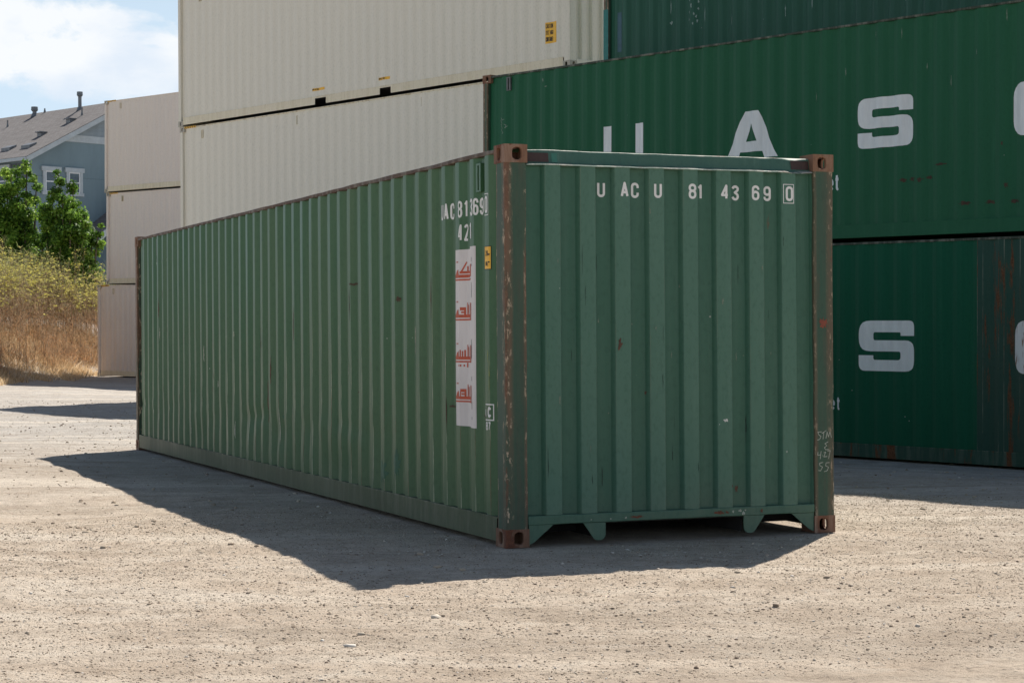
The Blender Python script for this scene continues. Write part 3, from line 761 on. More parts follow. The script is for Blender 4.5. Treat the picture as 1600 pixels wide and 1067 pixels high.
# ================================================================== GREEN STACK (right)
GTH, GSL = -1.2278, -.0087
g0 = np.array([5.506, 14.677, -.067])
DGREEN = paint('dark worn top rail paint', (.030, .045, .032), (.045, .055, .038), rust=.3, wear_glint_amt=.3, rough=.6, streak=.1, seed=3.3)
GM = dict(side=GREEN_MID, end=GREEN_MID, post=GREEN_POST, rail=GREEN_MID, toprail=DGREEN, cast=CASTING, head=GREEN_MID)
GL_ = dict(side=GREEN_LOW, end=GREEN_LOW, post=GREEN_POST, rail=GREEN_LOW2, toprail=DGREEN, cast=CASTING, head=GREEN_LOW)
GT = dict(side=TEAL_TOP, end=TEAL_TOP, post=GREEN_POST, rail=TEAL_TOP, toprail=RUST_RAIL, cast=CASTING, head=TEAL_TOP)
gmw = frame_matrix(g0, GTH, GSL)
def stacked(mw, z, du=0., dv=0., rot=0.): return mw @ Matrix.Translation((du, dv, z)) @ Matrix.Rotation(rot, 4, 'Z')
h8 = 2.591
low, ls, le = container("shipping_container", stacked(gmw, 0), h8, GL_, detail=1, dep=.022, side2=(GREEN_LOW2, lambda s: s > 8.45))
tag(low, "dark green giant lettered container on the ground, its right part streaked with rust", "shipping container", "stacked shipping containers")
mid, ms, me_ = container("shipping_container", stacked(gmw, h8 + .004), h8, GM, detail=1, dep=.027)
tag(mid, "deep green container with giant white letters, second up in the stack behind the lone one", "shipping container", "stacked shipping containers")
BACK = WID + .06
top, ts, te = container("shipping_container", stacked(gmw, 2 * h8 + .008, -.06, BACK), h8, GT, detail=1)
tag(top, "dark teal container with pale scuffs, above and behind the one with giant letters", "shipping container", "stacked shipping containers")
for k in (0, 1):
    o_, _, _ = container("shipping_container", stacked(gmw, k * (h8 + .004), -.06, BACK), h8, GM, detail=0)
    tag(o_, ("green container on the ground hidden behind the green stack", "green container hidden behind the giant lettered one")[k], "shipping container", "stacked shipping containers")
o_, _, _ = container("shipping_container", stacked(gmw, 3 * h8 + .012, -.06, BACK), 2.896, GM, detail=0)
tag(o_, "green container above the teal one, beyond the top edge of the photo", "shipping container", "stacked shipping containers")
SG = [(1, .70, 0), (1, 1, .14), (0, 1, .26), (0, .39, .26), (.77, .39, .05), (.77, .22, .07), (.25, .22, .05), (.25, .31, 0), (0, .31, 0), (0, 0, .26), (1, 0, .22), (1, .61, .22), (.25, .61, .05), (.25, .77, .05), (.77, .77, .06), (.77, .70, 0)]
CG = [(1, .68, 0), (1, 1, .2), (0, 1, .28), (0, 0, .28), (1, 0, .2), (1, .32, 0), (.77, .32, 0), (.77, .22, .06), (.25, .22, .06), (.25, .78, .06), (.77, .78, .06), (.77, .68, 0)]
UG = [(0, 1, 0), (0, 0, .28), (1, 0, .28), (1, 1, 0), (.78, 1, 0), (.78, .23, .06), (.21, .23, .06), (.21, 1, 0)]
AG = [(.37, 1, 0), (0, 0, 0), (.26, 0, 0), (.30, .14, 0), (.70, .14, 0), (.74, 0, 0), (1, 0, 0), (.64, 1, 0)]
AHOLE = [(.385, .36, 0), (.50, .74, 0), (.615, .36, 0)]
def big(panel, parent, z, mats, dz=0.):
    for glyph, u, w, mt, hole in ((UG, 2.476, .762, mats[0], None), (AG, 4.69, .857, mats[0], AHOLE), (SG, 6.79 + dz, .79, mats[0], None), (CG, 8.934 + dz, .79, mats[1], None)):
        pl = roundpoly(glyph, w, .592, u, z)
        if glyph is AG: pl = [(a + 0, b) for a, b in pl]
        panel.island("giant_letter", [pl], mt, parent, off=.003, holes=[roundpoly(hole, w, .592, u, z)] if hole else ())
big(ms, mid, 3.672 - h8 - .004, (BIGWHITE, BIGWHITE))
big(ls, low, 1.052, (BIGWHITE, BIGWHITE_RUST), .03)
each(ms, "letter", text_groups("net", 3.200 - h8 - .004, .21, .17, .62, [6.245, 6.352, 6.452]), BIGWHITE, mid, off=.003)
each(ls, "letter", text_groups("net", .575, .17, .17, .70, [6.285, 6.392, 6.492]), BIGWHITE, low, off=.003)
vent(ms, mid, .50, 5.02 - h8, DARKSTEEL, h=.17)
ms.island("chalk_scribble", scrawl([[(.37 + .02 * math.sin(k * 2.1) + .012 * k * .4, 1.96 - k * .022) for k in range(12)], [(.45, 1.86), (.50, 1.84), (.47, 1.80), (.52, 1.83)], [(.40, 1.92), (.46, 1.93)]]), CHALK, mid, off=.003)
RSTAIN = plain("dark rust stain", (.055, .03, .018), .85, .4, 40)
each(ms, "rust_patch", [[q_] for q_ in [blot(7.45 + .12 * k, 3.27 - h8 + .03 * math.sin(k * 3), .09, .05, 9, k) for k in range(4)] + [blot(8.30 + .33 * k, 2.96 - h8, .14, .05, 9, 20 + k) for k in range(4)] + [blot(8.85, 3.14 - h8, .06, .07, 9, 31), blot(7.98, 3.42 - h8, .16, .03, 9, 33), blot(7.17, 3.71 - h8, .02, .16, 9, 40), blot(8.8, 3.60 - h8, .03, .05, 9, 41)]], RSTAIN, mid, off=.0028)
each(ms, "scrape", [[q_] for q_ in [blot(6.15 + .4 * k + .1 * math.sin(k * 7), 4.7 - h8 - .35 * math.cos(k * 5), .012, .10 + .05 * math.sin(k * 3), 7, 50 + k) for k in range(9)] + [blot(1.28, 2.41, .03, .07, 7, 66), blot(1.33, 2.32, .04, .02, 7, 68), blot(1.23, 1.6, .008, .7, 9, 69)]], plain("pale scrape", (.17, .22, .17), .8, .2, 40), mid, off=.0028)
ts.island("repainted_patch", [rect(.27, .55, .36, 1.15)], plain("blue grey patch", (.03, .09, .12), .5, .2, 10), top, off=.003)
each(ts, "scrape", [[q_] for q_ in [blot(1.40, .86, .05, .06, 8, 5), blot(1.39, 1.1, .012, .25, 8, 6)] + [blot(1.86 + .09 * math.sin(k * 2.3), .80 + .035 * k, .03, .05, 7, 60 + k) for k in range(11)] + [blot(2.1 + .5 * k, .9 + .2 * math.sin(k * 4), .014, .22, 7, 80 + k) for k in range(6)]], plain("bleached scrape", (.26, .34, .30), .8, .3, 60), top, off=.003)
each(ts, "letter", text_groups("IN", .66, .14, .16, 1.1, [5.66, 5.74]), BIGWHITE, top, off=.003)
MB().box((.0, .001, .13), (.102, .0035, 1.22)).build("touched_up_patch", TEAL_PATCH, top)

# ================================================================== IVORY STACK (middle)
h9 = 2.896
BM = dict(side=BEIGE, end=BEIGE, post=BEIGE, rail=BEIGE_RAIL, toprail=BEIGE_RAIL, cast=BEIGE_CAST, head=BEIGE_RAIL)
bmw = frame_matrix((4.385, 29.86, .085), -1.221, 0.0)
YSTRIPE = letterpaint("black and yellow tape", (.6, .35, .04), 3, .8)
BEIGE_VENT = plain('yellowed vent paint', (.50, .42, .27), .6, .2, 12)
def ivory(mw, label, mats, pockets=True, caution=True):
    r, s, e = container("shipping_container", mw, h9, mats, detail=1, pockets=pockets, dep=.016)
    tag(r, label, "shipping container", "stacked shipping containers")
    for u in (.80, 4.25, 8.16, 11.6): vent(s, r, u, h9 - .21, BEIGE_VENT, w=.09, h=.15)
    if caution:
        yl = s.island("caution_label", [rect(11.575, .455, 11.850, .815)], YELLOW, r)
        tx = text_polys("CAUTION", 11.592, .712, .078, .11, .50, .16) + text_polys("9'6\" HIGH", 11.592, .600, .078, .11, .47, .16) + text_polys("CONTAINER", 11.590, .488, .078, .11, .38, .16)
        s.island("print", tx, BLACK, yl, off=.0036)
    if pockets:
        for a, b in ((4.846, 5.25), (6.945, 7.285)):
            yl = s.island("lift_label", [rect(a, .300, b, .352)], YELLOW, r)
            s.island("print", text_polys("EMPTY LIFT ONLY", a + .01, .308, .036, .18, .62, .1), BLACK, yl, off=.0036)
    tape = MB().box((.18, .0005, h9 - .05), (.62, .0055, h9 - .008)); tp = tape.build("hazard_tape", YELLOW, r)
    tb = MB()
    for k in range(6):
        x = .19 + k * .072; tb.add([(x, 0.0, h9 - .049), (x + .03, 0.0, h9 - .049), (x + .055, 0.0, h9 - .009), (x + .025, 0.0, h9 - .009)], [(0, 1, 2, 3)])
    tb.build("stripe", BLACK, tp)
    return r
ivory(stacked(bmw, 0, .02, .01), "ivory container at the ground, bottom of the stack behind the lone green container", BM)
ivory(stacked(bmw, h9 + .004, .04, .01), "ivory container directly under the one with the yellow caution label", BM)
ivory(stacked(bmw, 2 * h9 + .008, 0, 0), "ivory container with a yellow caution label, cut off by the top edge", BM)

# ================================================================== PALE STACK (far left)
FM = dict(side=BEIGE_FAR, end=BEIGE_FAR, post=BEIGE_FAR, rail=BEIGE_RAIL, toprail=BEIGE_FAR, cast=BEIGE_CAST, head=BEIGE_FAR)
lmw = frame_matrix((6.39, 50.17, .15), -1.1435, -.0105)
ivory(stacked(lmw, 0, -.30, -.06), "pale greyish container on the ground beside the dry grass, bottom of the far left stack", FM, False, False)
ivory(stacked(lmw, h9 + .004, .05, .03), "pale greyish container in the middle of the far left stack", FM, False, False)
ivory(stacked(lmw, 2 * h9 + .008, 0, 0), "pale greyish container with open sky above, topmost of the far left stack", FM, False, False)

# ================================================================== GROUND
def bank(x, y):
    """the rough bank that rises behind the yard: distance past its foot"""
    return (np.asarray(x) - 2.1) * -.87 + (np.asarray(y) - 41.7) * .49 - .5 + .35 * vnoise(np.asarray(y) * .35, 0 * np.asarray(y), 14)
FOOT = []
for mw, hh in ((gmw, 0), (bmw, 0), (stacked(lmw, 0, -.30, -.06), 0)):
    FOOT.append(mw.copy())
def gheight(x, y, detail=True):
    x = np.asarray(x, float); y = np.asarray(y, float)
    h = -.022 * np.clip(x - 2.6, 0, 9) + .0032 * np.clip(y - 13, 0, 60) - .004
    und = .030 * vnoise(x * .45, y * .45, 1) + .014 * vnoise(x * 1.3 + 3, y * 1.3, 2)
    und += .035 * np.exp(-(((x + 2.2) / .9) ** 2 + ((y - 7.4) / 2.0) ** 2)) - .03 * np.exp(-(((x + 2.2) / .8) ** 2 + ((y - 3.8) / 1.6) ** 2))
    if detail:
        ca_, sa_ = math.cos(.42), math.sin(.42); tx = x * ca_ - y * sa_; ty = x * sa_ + y * ca_
        und += .0028 * vnoise(tx * 1.1, ty * 6.5, 23) + .0014 * vnoise(tx * 3.0, ty * 14., 24)
        und += .0055 * vnoise(x * 4.1, y * 4.1, 3) + .0035 * vnoise(x * 9.3, y * 9.3, 4) + .0040 * vnoise(x * 17, y * 17, 5) + .0026 * np.abs(vnoise(x * 31, y * 31, 7))
        c = vnoise(x * 33, y * 33, 6); und += .0038 * np.clip(c - .25, 0, 1)
    # flattened where things stand
    dx = np.maximum(np.maximum(-x, x - WID), 0); dy = np.maximum(np.maximum(-y, y - LEN), 0)
    k = 1 - .8 * sstep(1.2, 0.0, np.hypot(dx, dy))
    edge = np.minimum(np.hypot(x, y), np.minimum(np.hypot(x - WID, y), np.minimum(np.hypot(x, y - LEN), np.hypot(x - WID, y - LEN))))
    k = k * (1 - .9 * sstep(.7, .15, edge))
    h = h + und * k
    for mw in FOOT:
        o = mw.translation; d = mw.col[0]; n = mw.col[1]
        a = (x - o[0]) * d[0] + (y - o[1]) * d[1]; b = (x - o[0]) * n[0] + (y - o[1]) * n[1]
        da = np.maximum(np.maximum(-a, a - LEN), 0); db = np.maximum(np.maximum(-b, b - WID), 0)
        w = sstep(2.2, .1, np.hypot(da, db)); pl = o[2] + a * d[2] - .006 + und * .25
        h = h * (1 - w) + pl * w
    t = bank(x, y)
    far = sstep(30, 42, y)
    h = h + (sstep(0, 2.6, t) * 1.35 + sstep(2.5, 12, t) * .9) * far
    h = h + .05 * sstep(.3, 1.5, t) * vnoise(x * 1.1, y * 1.1, 15) * far
    return h
def graded(lo, hi, step, far_lo, far_hi, grow=1.13):
    a = list(np.arange(lo, hi, step)); s = step; p = a[-1]
    while p < far_hi: s *= grow; p += s; a.append(p)
    s = step; p = a[0]; b = []
    while p > far_lo: s *= grow; p -= s; b.append(p)
    return np.array(b[::-1] + a)
gx = graded(-4.6, 5.0, .020, -900, 900); gy = graded(-5.0, 3.5, .020, -300, 1500, 1.03)
GX, GY = np.meshgrid(gx, gy)
GZ = gheight(GX, GY)
nx, ny = len(gx), len(gy)
me = bpy.data.meshes.new("ground")
co = np.stack([GX, GY, GZ], -1).reshape(-1, 3).astype(np.float32)
ii = np.arange(ny - 1)[:, None] * nx + np.arange(nx - 1)[None, :]
quads = np.stack([ii, ii + 1, ii + nx + 1, ii + nx], -1).reshape(-1, 4).astype(np.int32)
me.vertices.add(len(co)); me.vertices.foreach_set("co", co.ravel())
me.loops.add(quads.size); me.loops.foreach_set("vertex_index", quads.ravel())
me.polygons.add(len(quads)); me.polygons.foreach_set("loop_start", np.arange(0, quads.size, 4, dtype=np.int32))
me.polygons.foreach_set("use_smooth", np.ones(len(quads), dtype=bool))
me.update(); me.validate()
ground = bpy.data.objects.new("ground", me); COL.objects.link(ground); tag(ground, kind="structure", label="sunlit tan gravel and dirt yard")
m, nt, b = newmat("gravel yard")
P = N(nt, "ShaderNodeNewGeometry").outputs["Position"]
large = noise(nt, P, .22, 4, .6); med = noise(nt, P, 1.6, 6, .6); fin = noise(nt, P, 26, 8, .72); grit = noise(nt, P, 90, 4, .7)
c = ramp(nt, med, [(.34, (.50, .405, .312)), (.66, (.63, .54, .435))]).outputs[0]
sy = N(nt, "ShaderNodeSeparateXYZ"); L(nt, P, sy.inputs[0])
gz = math2(nt, 'ADD', sy.outputs[1], math2(nt, 'MULTIPLY', math2(nt, 'SUBTRACT', large, .5), 14.))
gz = math2(nt, 'ADD', gz, math2(nt, 'MULTIPLY', math2(nt, 'MAXIMUM', sy.outputs[0], 0.), 1.1))
far_f = ramp(nt, math2(nt, 'MULTIPLY', gz, .04), [(.10, g3(0)), (.62, g3(1))])
c = mixc(nt, far_f.outputs[0], c, ramp(nt, med, [(.3, (.38, .36, .33)), (.7, (.50, .475, .44))]).outputs[0])
patch = noise(nt, scaled(nt, P, (1, 1, 1), (7, 3, 0)), 4.5, 6, .65, .6)
c = mixc(nt, ramp(nt, patch, [(.40, g3(.38)), (.52, g3(0))]).outputs[0], c, (.30, .245, .19))
c = mixc(nt, ramp(nt, patch, [(.55, g3(0)), (.68, g3(.5))]).outputs[0], c, (.60, .545, .46))
rotm = N(nt, "ShaderNodeMapping"); rotm.inputs["Rotation"].default_value = (0, 0, math.radians(24)); L(nt, P, rotm.inputs[0])
rut = noise(nt, scaled(nt, rotm.outputs[0], (.10, .85, 1), (3, 5, 0)), 1.3, 5, .55, .6)
c = mixc(nt, ramp(nt, rut, [(.38, g3(.40)), (.50, g3(0)), (.60, g3(0)), (.72, g3(0))]).outputs[0], c, (.36, .30, .235))
c = mixc(nt, ramp(nt, rut, [(.54, g3(0)), (.64, g3(.5))]).outputs[0], c, (.70, .63, .53))
track = noise(nt, scaled(nt, rotm.outputs[0], (.22, 2.2, 1)), 2.6, 7, .68, .4)
c = mixc(nt, ramp(nt, track, [(.36, g3(.45)), (.47, g3(0))]).outputs[0], c, (.33, .265, .20))
c = mixc(nt, ramp(nt, track, [(.56, g3(0)), (.70, g3(.5))]).outputs[0], c, (.64, .575, .49))
c = mixc(nt, ramp(nt, fin, [(.30, g3(.75)), (.46, g3(0))]).outputs[0], c, (.17, .13, .10))
c = mixc(nt, ramp(nt, grit, [(.60, g3(0)), (.75, g3(.5))]).outputs[0], c, (.62, .57, .49))
v = N(nt, "ShaderNodeTexVoronoi"); v.inputs["Scale"].default_value = 21; L(nt, P, v.inputs["Vector"])
vm = N(nt, "ShaderNodeTexVoronoi"); vm.inputs["Scale"].default_value = 52; L(nt, P, vm.inputs["Vector"])
c = mixc(nt, ramp(nt, v.outputs["Distance"], [(.13, g3(.5)), (.2, g3(0))]).outputs[0], c, v.outputs["Color"])
hsv = N(nt, "ShaderNodeHueSaturation"); hsv.inputs["Saturation"].default_value = .0
c2 = mixc(nt, .0, c, c)
L(nt, c, b.inputs["Base Color"])
# keep stone tints muted
vc = ramp(nt, N(nt, "ShaderNodeRGBToBW").outputs[0], [(0., (.14, .11, .085)), (.5, (.33, .28, .22)), (1., (.60, .56, .50))])
bw = vc.inputs[0].links[0].from_node; L(nt, v.outputs["Color"], bw.inputs[0])
c = mixc(nt, ramp(nt, v.outputs["Distance"], [(.13, g3(.6)), (.2, g3(0))]).outputs[0], c2, vc.outputs[0])
c3 = ramp(nt, fin, [(.28, g3(.55)), (.46, g3(0))])
base_mix = [l.from_socket for l in b.inputs["Base Color"].links][0].node
L(nt, vc.outputs[0], base_mix.inputs[2])
b.inputs["Roughness"].default_value = .95; b.inputs["Specular IOR Level"].default_value = .2
bp = N(nt, "ShaderNodeBump"); bp.inputs["Strength"].default_value = 1.0; bp.inputs["Distance"].default_value = .032
hh = math2(nt, 'ADD', math2(nt, 'MULTIPLY', fin, 1.0), math2(nt, 'MULTIPLY', ramp(nt, v.outputs["Distance"], [(.0, g3(1)), (.22, g3(0))]).outputs[0], .45))
hh = math2(nt, 'ADD', hh, math2(nt, 'MULTIPLY', ramp(nt, vm.outputs["Distance"], [(.0, g3(1)), (.3, g3(0))]).outputs[0], .25))
L(nt, hh, bp.inputs["Height"]); L(nt, bp.outputs[0], b.inputs["Normal"])
me.materials.append(m)

# pebbles: one mesh, uncountable
def np_object(name, verts, faces, mat, smooth=False, kind=None, label=None, parent=None, colattr=None):
    me = bpy.data.meshes.new(name)
    verts = np.asarray(verts, np.float32); faces = np.asarray(faces, np.int32); k = faces.shape[1]
    me.vertices.add(len(verts)); me.vertices.foreach_set("co", verts.ravel())
    me.loops.add(faces.size); me.loops.foreach_set("vertex_index", faces.ravel())
    me.polygons.add(len(faces)); me.polygons.foreach_set("loop_start", np.arange(0, faces.size, k, dtype=np.int32))
    if smooth: me.polygons.foreach_set("use_smooth", np.ones(len(faces), dtype=bool))
    if colattr is not None:
        at = me.attributes.new("shade", 'FLOAT', 'POINT'); at.data.foreach_set("value", np.asarray(colattr, np.float32))
    me.update(); me.validate()
    o = bpy.data.objects.new(name, me); COL.objects.link(o); me.materials.append(mat)
    if parent is not None: o.parent = parent
    if kind: o["kind"] = kind
    if label: o["label"] = label
    return o
ico = bmesh.new(); bmesh.ops.create_icosphere(ico, subdivisions=1, radius=1.0)
ICV = np.array([v.co[:] for v in ico.verts]); ICF = np.array([[v.index for v in f.verts] for f in ico.faces]); ico.free()
def attr_mat(name, stops, rough=.9, trans=0.0):
    m, nt, b = newmat(name)
    a = N(nt, "ShaderNodeAttribute", attribute_name="shade").outputs["Fac"]
    r = ramp(nt, a, stops); b.inputs["Roughness"].default_value = rough; b.inputs["Specular IOR Level"].default_value = .2
    L(nt, r.outputs[0], b.inputs["Base Color"])
    if trans:
        t = N(nt, "ShaderNodeBsdfTranslucent"); L(nt, r.outputs[0], t.inputs[0]); mx = N(nt, "ShaderNodeMixShader"); mx.inputs[0].default_value = trans
        L(nt, b.outputs[0], mx.inputs[1]); L(nt, t.outputs[0], mx.inputs[2]); L(nt, mx.outputs[0], nt.nodes["Material Output"].inputs[0])
    return m
STONE = attr_mat("stones", [(0, (.16, .12, .09)), (.25, (.30, .24, .18)), (.65, (.42, .35, .27)), (.9, (.48, .42, .34)), (1, (.66, .62, .56))])
OV_ = np.array([[1, 0, 0], [-1, 0, 0], [0, 1, 0], [0, -1, 0], [0, 0, 1], [0, 0, -1]], float)
OF_ = np.array([[0, 2, 4], [2, 1, 4], [1, 3, 4], [3, 0, 4], [2, 0, 5], [1, 2, 5], [3, 1, 5], [0, 3, 5]])
def stones(n, x0, x1, y0, y1, rmin, rmax, name, label, pw, tiny=False):
    IV, IF = (OV_, OF_) if tiny else (ICV, ICF)
    x = rng.uniform(x0, x1, n); y = rng.uniform(y0, y1, n)
    inside = (x > -.05) & (x < WID + .05) & (y > -.05) & (y < LEN + .05); x = x[~inside]; y = y[~inside]; n = len(x)
    r = rmin * (rmax / rmin) ** (rng.random(n) ** pw)
    z = gheight(x, y)
    sc = np.stack([r * rng.uniform(.7, 1.4, n), r * rng.uniform(.7, 1.4, n), r * rng.uniform(.45, .8, n)], -1)
    V = IV[None] * (1 + .28 * rng.standard_normal((n, len(IV), 1)) * .8) * sc[:, None, :]
    an = rng.uniform(0, 6.28, n); ca, sa = np.cos(an)[:, None], np.sin(an)[:, None]
    X = V[..., 0] * ca - V[..., 1] * sa; Y = V[..., 0] * sa + V[..., 1] * ca
    V = np.stack([X + x[:, None], Y + y[:, None], V[..., 2] + (z + r * .12)[:, None]], -1).reshape(-1, 3)
    F = (IF[None] + (np.arange(n) * len(IV))[:, None, None]).reshape(-1, 3)
    sh = np.repeat(rng.random(n), len(IV))
    return np_object(name, V, F, STONE, kind="stuff", label=label, colattr=sh)
stones(120000, -4.8, 5.2, -4.6, 3.5, .0018, .0065, "grit", "fine grit scattered over the gravel yard", 1.8, True)
stones(9000, -5, 5.6, -4.5, 3, .0045, .011, "gravel", "small loose stones scattered over the gravel yard", 2.6)
stones(160, -5, 5.6, -4.5, 4, .010, .028, "gravel", "odd larger stones on the gravel yard", 2.2)
stones(9000, -8, 9, 2, 30, .006, .020, "gravel", "loose stones farther back on the gravel yard", 2.6)

# ================================================================== DRY BANK: grass and fennel
def vw(l, d): return CAM[0] + d * math.sin(YAW) + l * math.cos(YAW), CAM[1] + d * math.cos(YAW) - l * math.sin(YAW)
def blades(n, pts, hmin, hmax, wid, lean, segs=2):
    x, y = pts; z = gheight(x, y, False)
    h = rng.uniform(hmin, hmax); an = rng.uniform(0, 6.28, n); ln = rng.normal(0, lean, (n, 2)) * h[:, None]
    wx, wy = np.cos(an) * wid / 2, np.sin(an) * wid / 2
    base = np.stack([x, y, z - .02], -1); tip = base + np.stack([ln[:, 0], ln[:, 1], h], -1)
    mid = base * .45 + tip * .55; mid[:, :2] -= ln * .12
    o = np.stack([wx, wy, 0 * wx], -1)
    V = np.stack([base - o, base + o, mid + o * .8, mid - o * .8, tip + o * .25, tip - o * .25], 1).reshape(-1, 3)
    b0 = (np.arange(n) * 6)[:, None]
    F = np.concatenate([b0 + [0, 1, 2, 3], b0 + [3, 2, 4, 5]], 0)
    return V, F
def bank_pts(n, l0, l1, d0, d1, t0, t1):
    X = []; Y = []
    tot = 0
    while tot < n:
        l = rng.uniform(l0, l1, n); d = rng.uniform(d0, d1, n)
        x = CAM[0] + d * math.sin(YAW) + l * math.cos(YAW); y = CAM[1] + d * math.cos(YAW) - l * math.sin(YAW)
        t = bank(x, y); k = (t > t0) & (t < t1)
        X.append(x[k]); Y.append(y[k]); tot += k.sum()
    return np.concatenate(X)[:n], np.concatenate(Y)[:n]
GOLD = attr_mat("dry golden grass", [(0, (.34, .23, .13)), (.3, (.62, .45, .26)), (.7, (.80, .63, .40)), (1, (.88, .77, .57))], .8, .45)
n = 38000
x, y = bank_pts(n, -21, -9, 48, 66, .05, 4.0); t = bank(x, y)
tall = .20 + .22 * sstep(.0, 2.0, t) * (0.75 + .5 * vnoise(x * 1.2, y * 1.2, 21))
V, F = blades(n, (x, y), tall * .4, tall * 1.2, .010 + .010 * rng.random(n), .55)
sh = np.repeat(np.clip(.5 + .30 * vnoise(x * .9, y * .9, 22) + .26 * rng.standard_normal(n), 0, 1), 6)
np_object("dry_grass", V, F, GOLD, kind="stuff", label="golden dry grass along the foot of the bank", colattr=sh)
# fennel thicket
STEM = attr_mat("dry stems", [(0, (.14, .095, .06)), (.45, (.28, .20, .13)), (1, (.44, .35, .23))], .85, .15)
FEATH = attr_mat("feathery fennel leaves", [(0, (.62, .36, .18)), (.25, (.56, .35, .20)), (.5, (.42, .32, .22)), (.72, (.40, .37, .22)), (.88, (.38, .42, .18)), (1, (.46, .50, .20))], .8, .3)
UMBEL = attr_mat("yellow flower heads", [(0, (.32, .32, .08)), (.6, (.60, .56, .14)), (1, (.80, .74, .26))], .8, .35)
n = 3500
x, y = bank_pts(n, -21, -9, 51, 70, .7, 13); t = bank(x, y)
hgt = (1.55 + 1.12 * sstep(1.2, 3.4, t)) * (.45 + .55 * sstep(.8, 1.9, t)) * (1 + .20 * vnoise(x * .8, y * .8, 31)) * rng.uniform(.72, 1.08, n)
z = gheight(x, y, False)
SV, SF, SS, FV, FF, FS, UV, UF, US = [], [], [], [], [], [], [], [], []
def ribbon(V, F, S, a, b_, w, sh):
    n = len(a); an = rng.uniform(0, 3.14, n); o = np.stack([np.cos(an) * w / 2, np.sin(an) * w / 2, 0 * an], -1)
    base = sum(len(q) for q in V); vv = np.stack([a - o, a + o, b_ + o * .6, b_ - o * .6], 1).reshape(-1, 3)
    V.append(vv); F.append((np.arange(n) * 4)[:, None] + np.array([0, 1, 2, 3]) + base); S.append(np.repeat(sh, 4))
root = np.stack([x, y, z], -1); lean = rng.normal(0, .10, (n, 2)) * hgt[:, None]
tip = root + np.stack([lean[:, 0], lean[:, 1], hgt], -1)
ribbon(SV, SF, SS, root, tip, .011, rng.random(n))
for br in range(7):       # side branches with umbels
    f = rng.uniform(.45, .95, n)[:, None]; a = root * (1 - f) + tip * f
    e = a + np.stack([rng.normal(0, .14, n), rng.normal(0, .14, n), rng.uniform(.12, .40, n)], -1) * (1.15 - f * .5)
    ribbon(SV, SF, SS, a, e, .008, rng.random(n))
    keep = (e[:, 2] - z > .70 * hgt) & (t > 1.9) & (rng.random(n) < .75)
    ee = e[keep]; kk = len(ee)
    for q in range(5):
        c0 = ee + rng.normal(0, .028, (kk, 3)) * [1, 1, .4]
        r = rng.uniform(.016, .036, kk); an = rng.uniform(0, 6.28, kk)
        tl = rng.normal(0, .4, (kk, 2))
        ux = np.stack([np.cos(an), np.sin(an), tl[:, 0]], -1) * r[:, None]; uy = np.stack([-np.sin(an), np.cos(an), tl[:, 1]], -1) * r[:, None]
        base = sum(len(w_) for w_ in UV)
        UV.append(np.stack([c0 - ux, c0 - uy, c0 + ux, c0 + uy], 1).reshape(-1, 3)); UF.append((np.arange(kk) * 4)[:, None] + np.array([0, 1, 2, 3]) + base)
        US.append(np.repeat(np.clip(rng.normal(.55, .25, kk), 0, 1), 4))
for q in range(44):      # feathery filaments
    f = rng.uniform(.12, 1.0, n)[:, None] ** .8; a = root * (1 - f) + tip * f + rng.normal(0, .09, (n, 3))
    e = a + rng.normal(0, .085, (n, 3)) + [0, 0, .02]
    ribbon(FV, FF, FS, a, e, rng.uniform(.006, .016, n)[:, None].ravel(), np.clip((f.ravel() * .95 - .02) * (.40 + .60 * sstep(.8, 3.0, t)) + rng.normal(0, .13, n), 0, 1))
thicket = np_object("fennel_thicket", np.concatenate(SV), np.concatenate(SF), STEM, kind="stuff", label="tall wild fennel going from brown stems to yellow green flower heads", colattr=np.concatenate(SS))
np_object("foliage", np.concatenate(FV), np.concatenate(FF), FEATH, parent=thicket, colattr=np.concatenate(FS))
np_object("flower_heads", np.concatenate(UV), np.concatenate(UF), UMBEL, parent=thicket, colattr=np.concatenate(US))

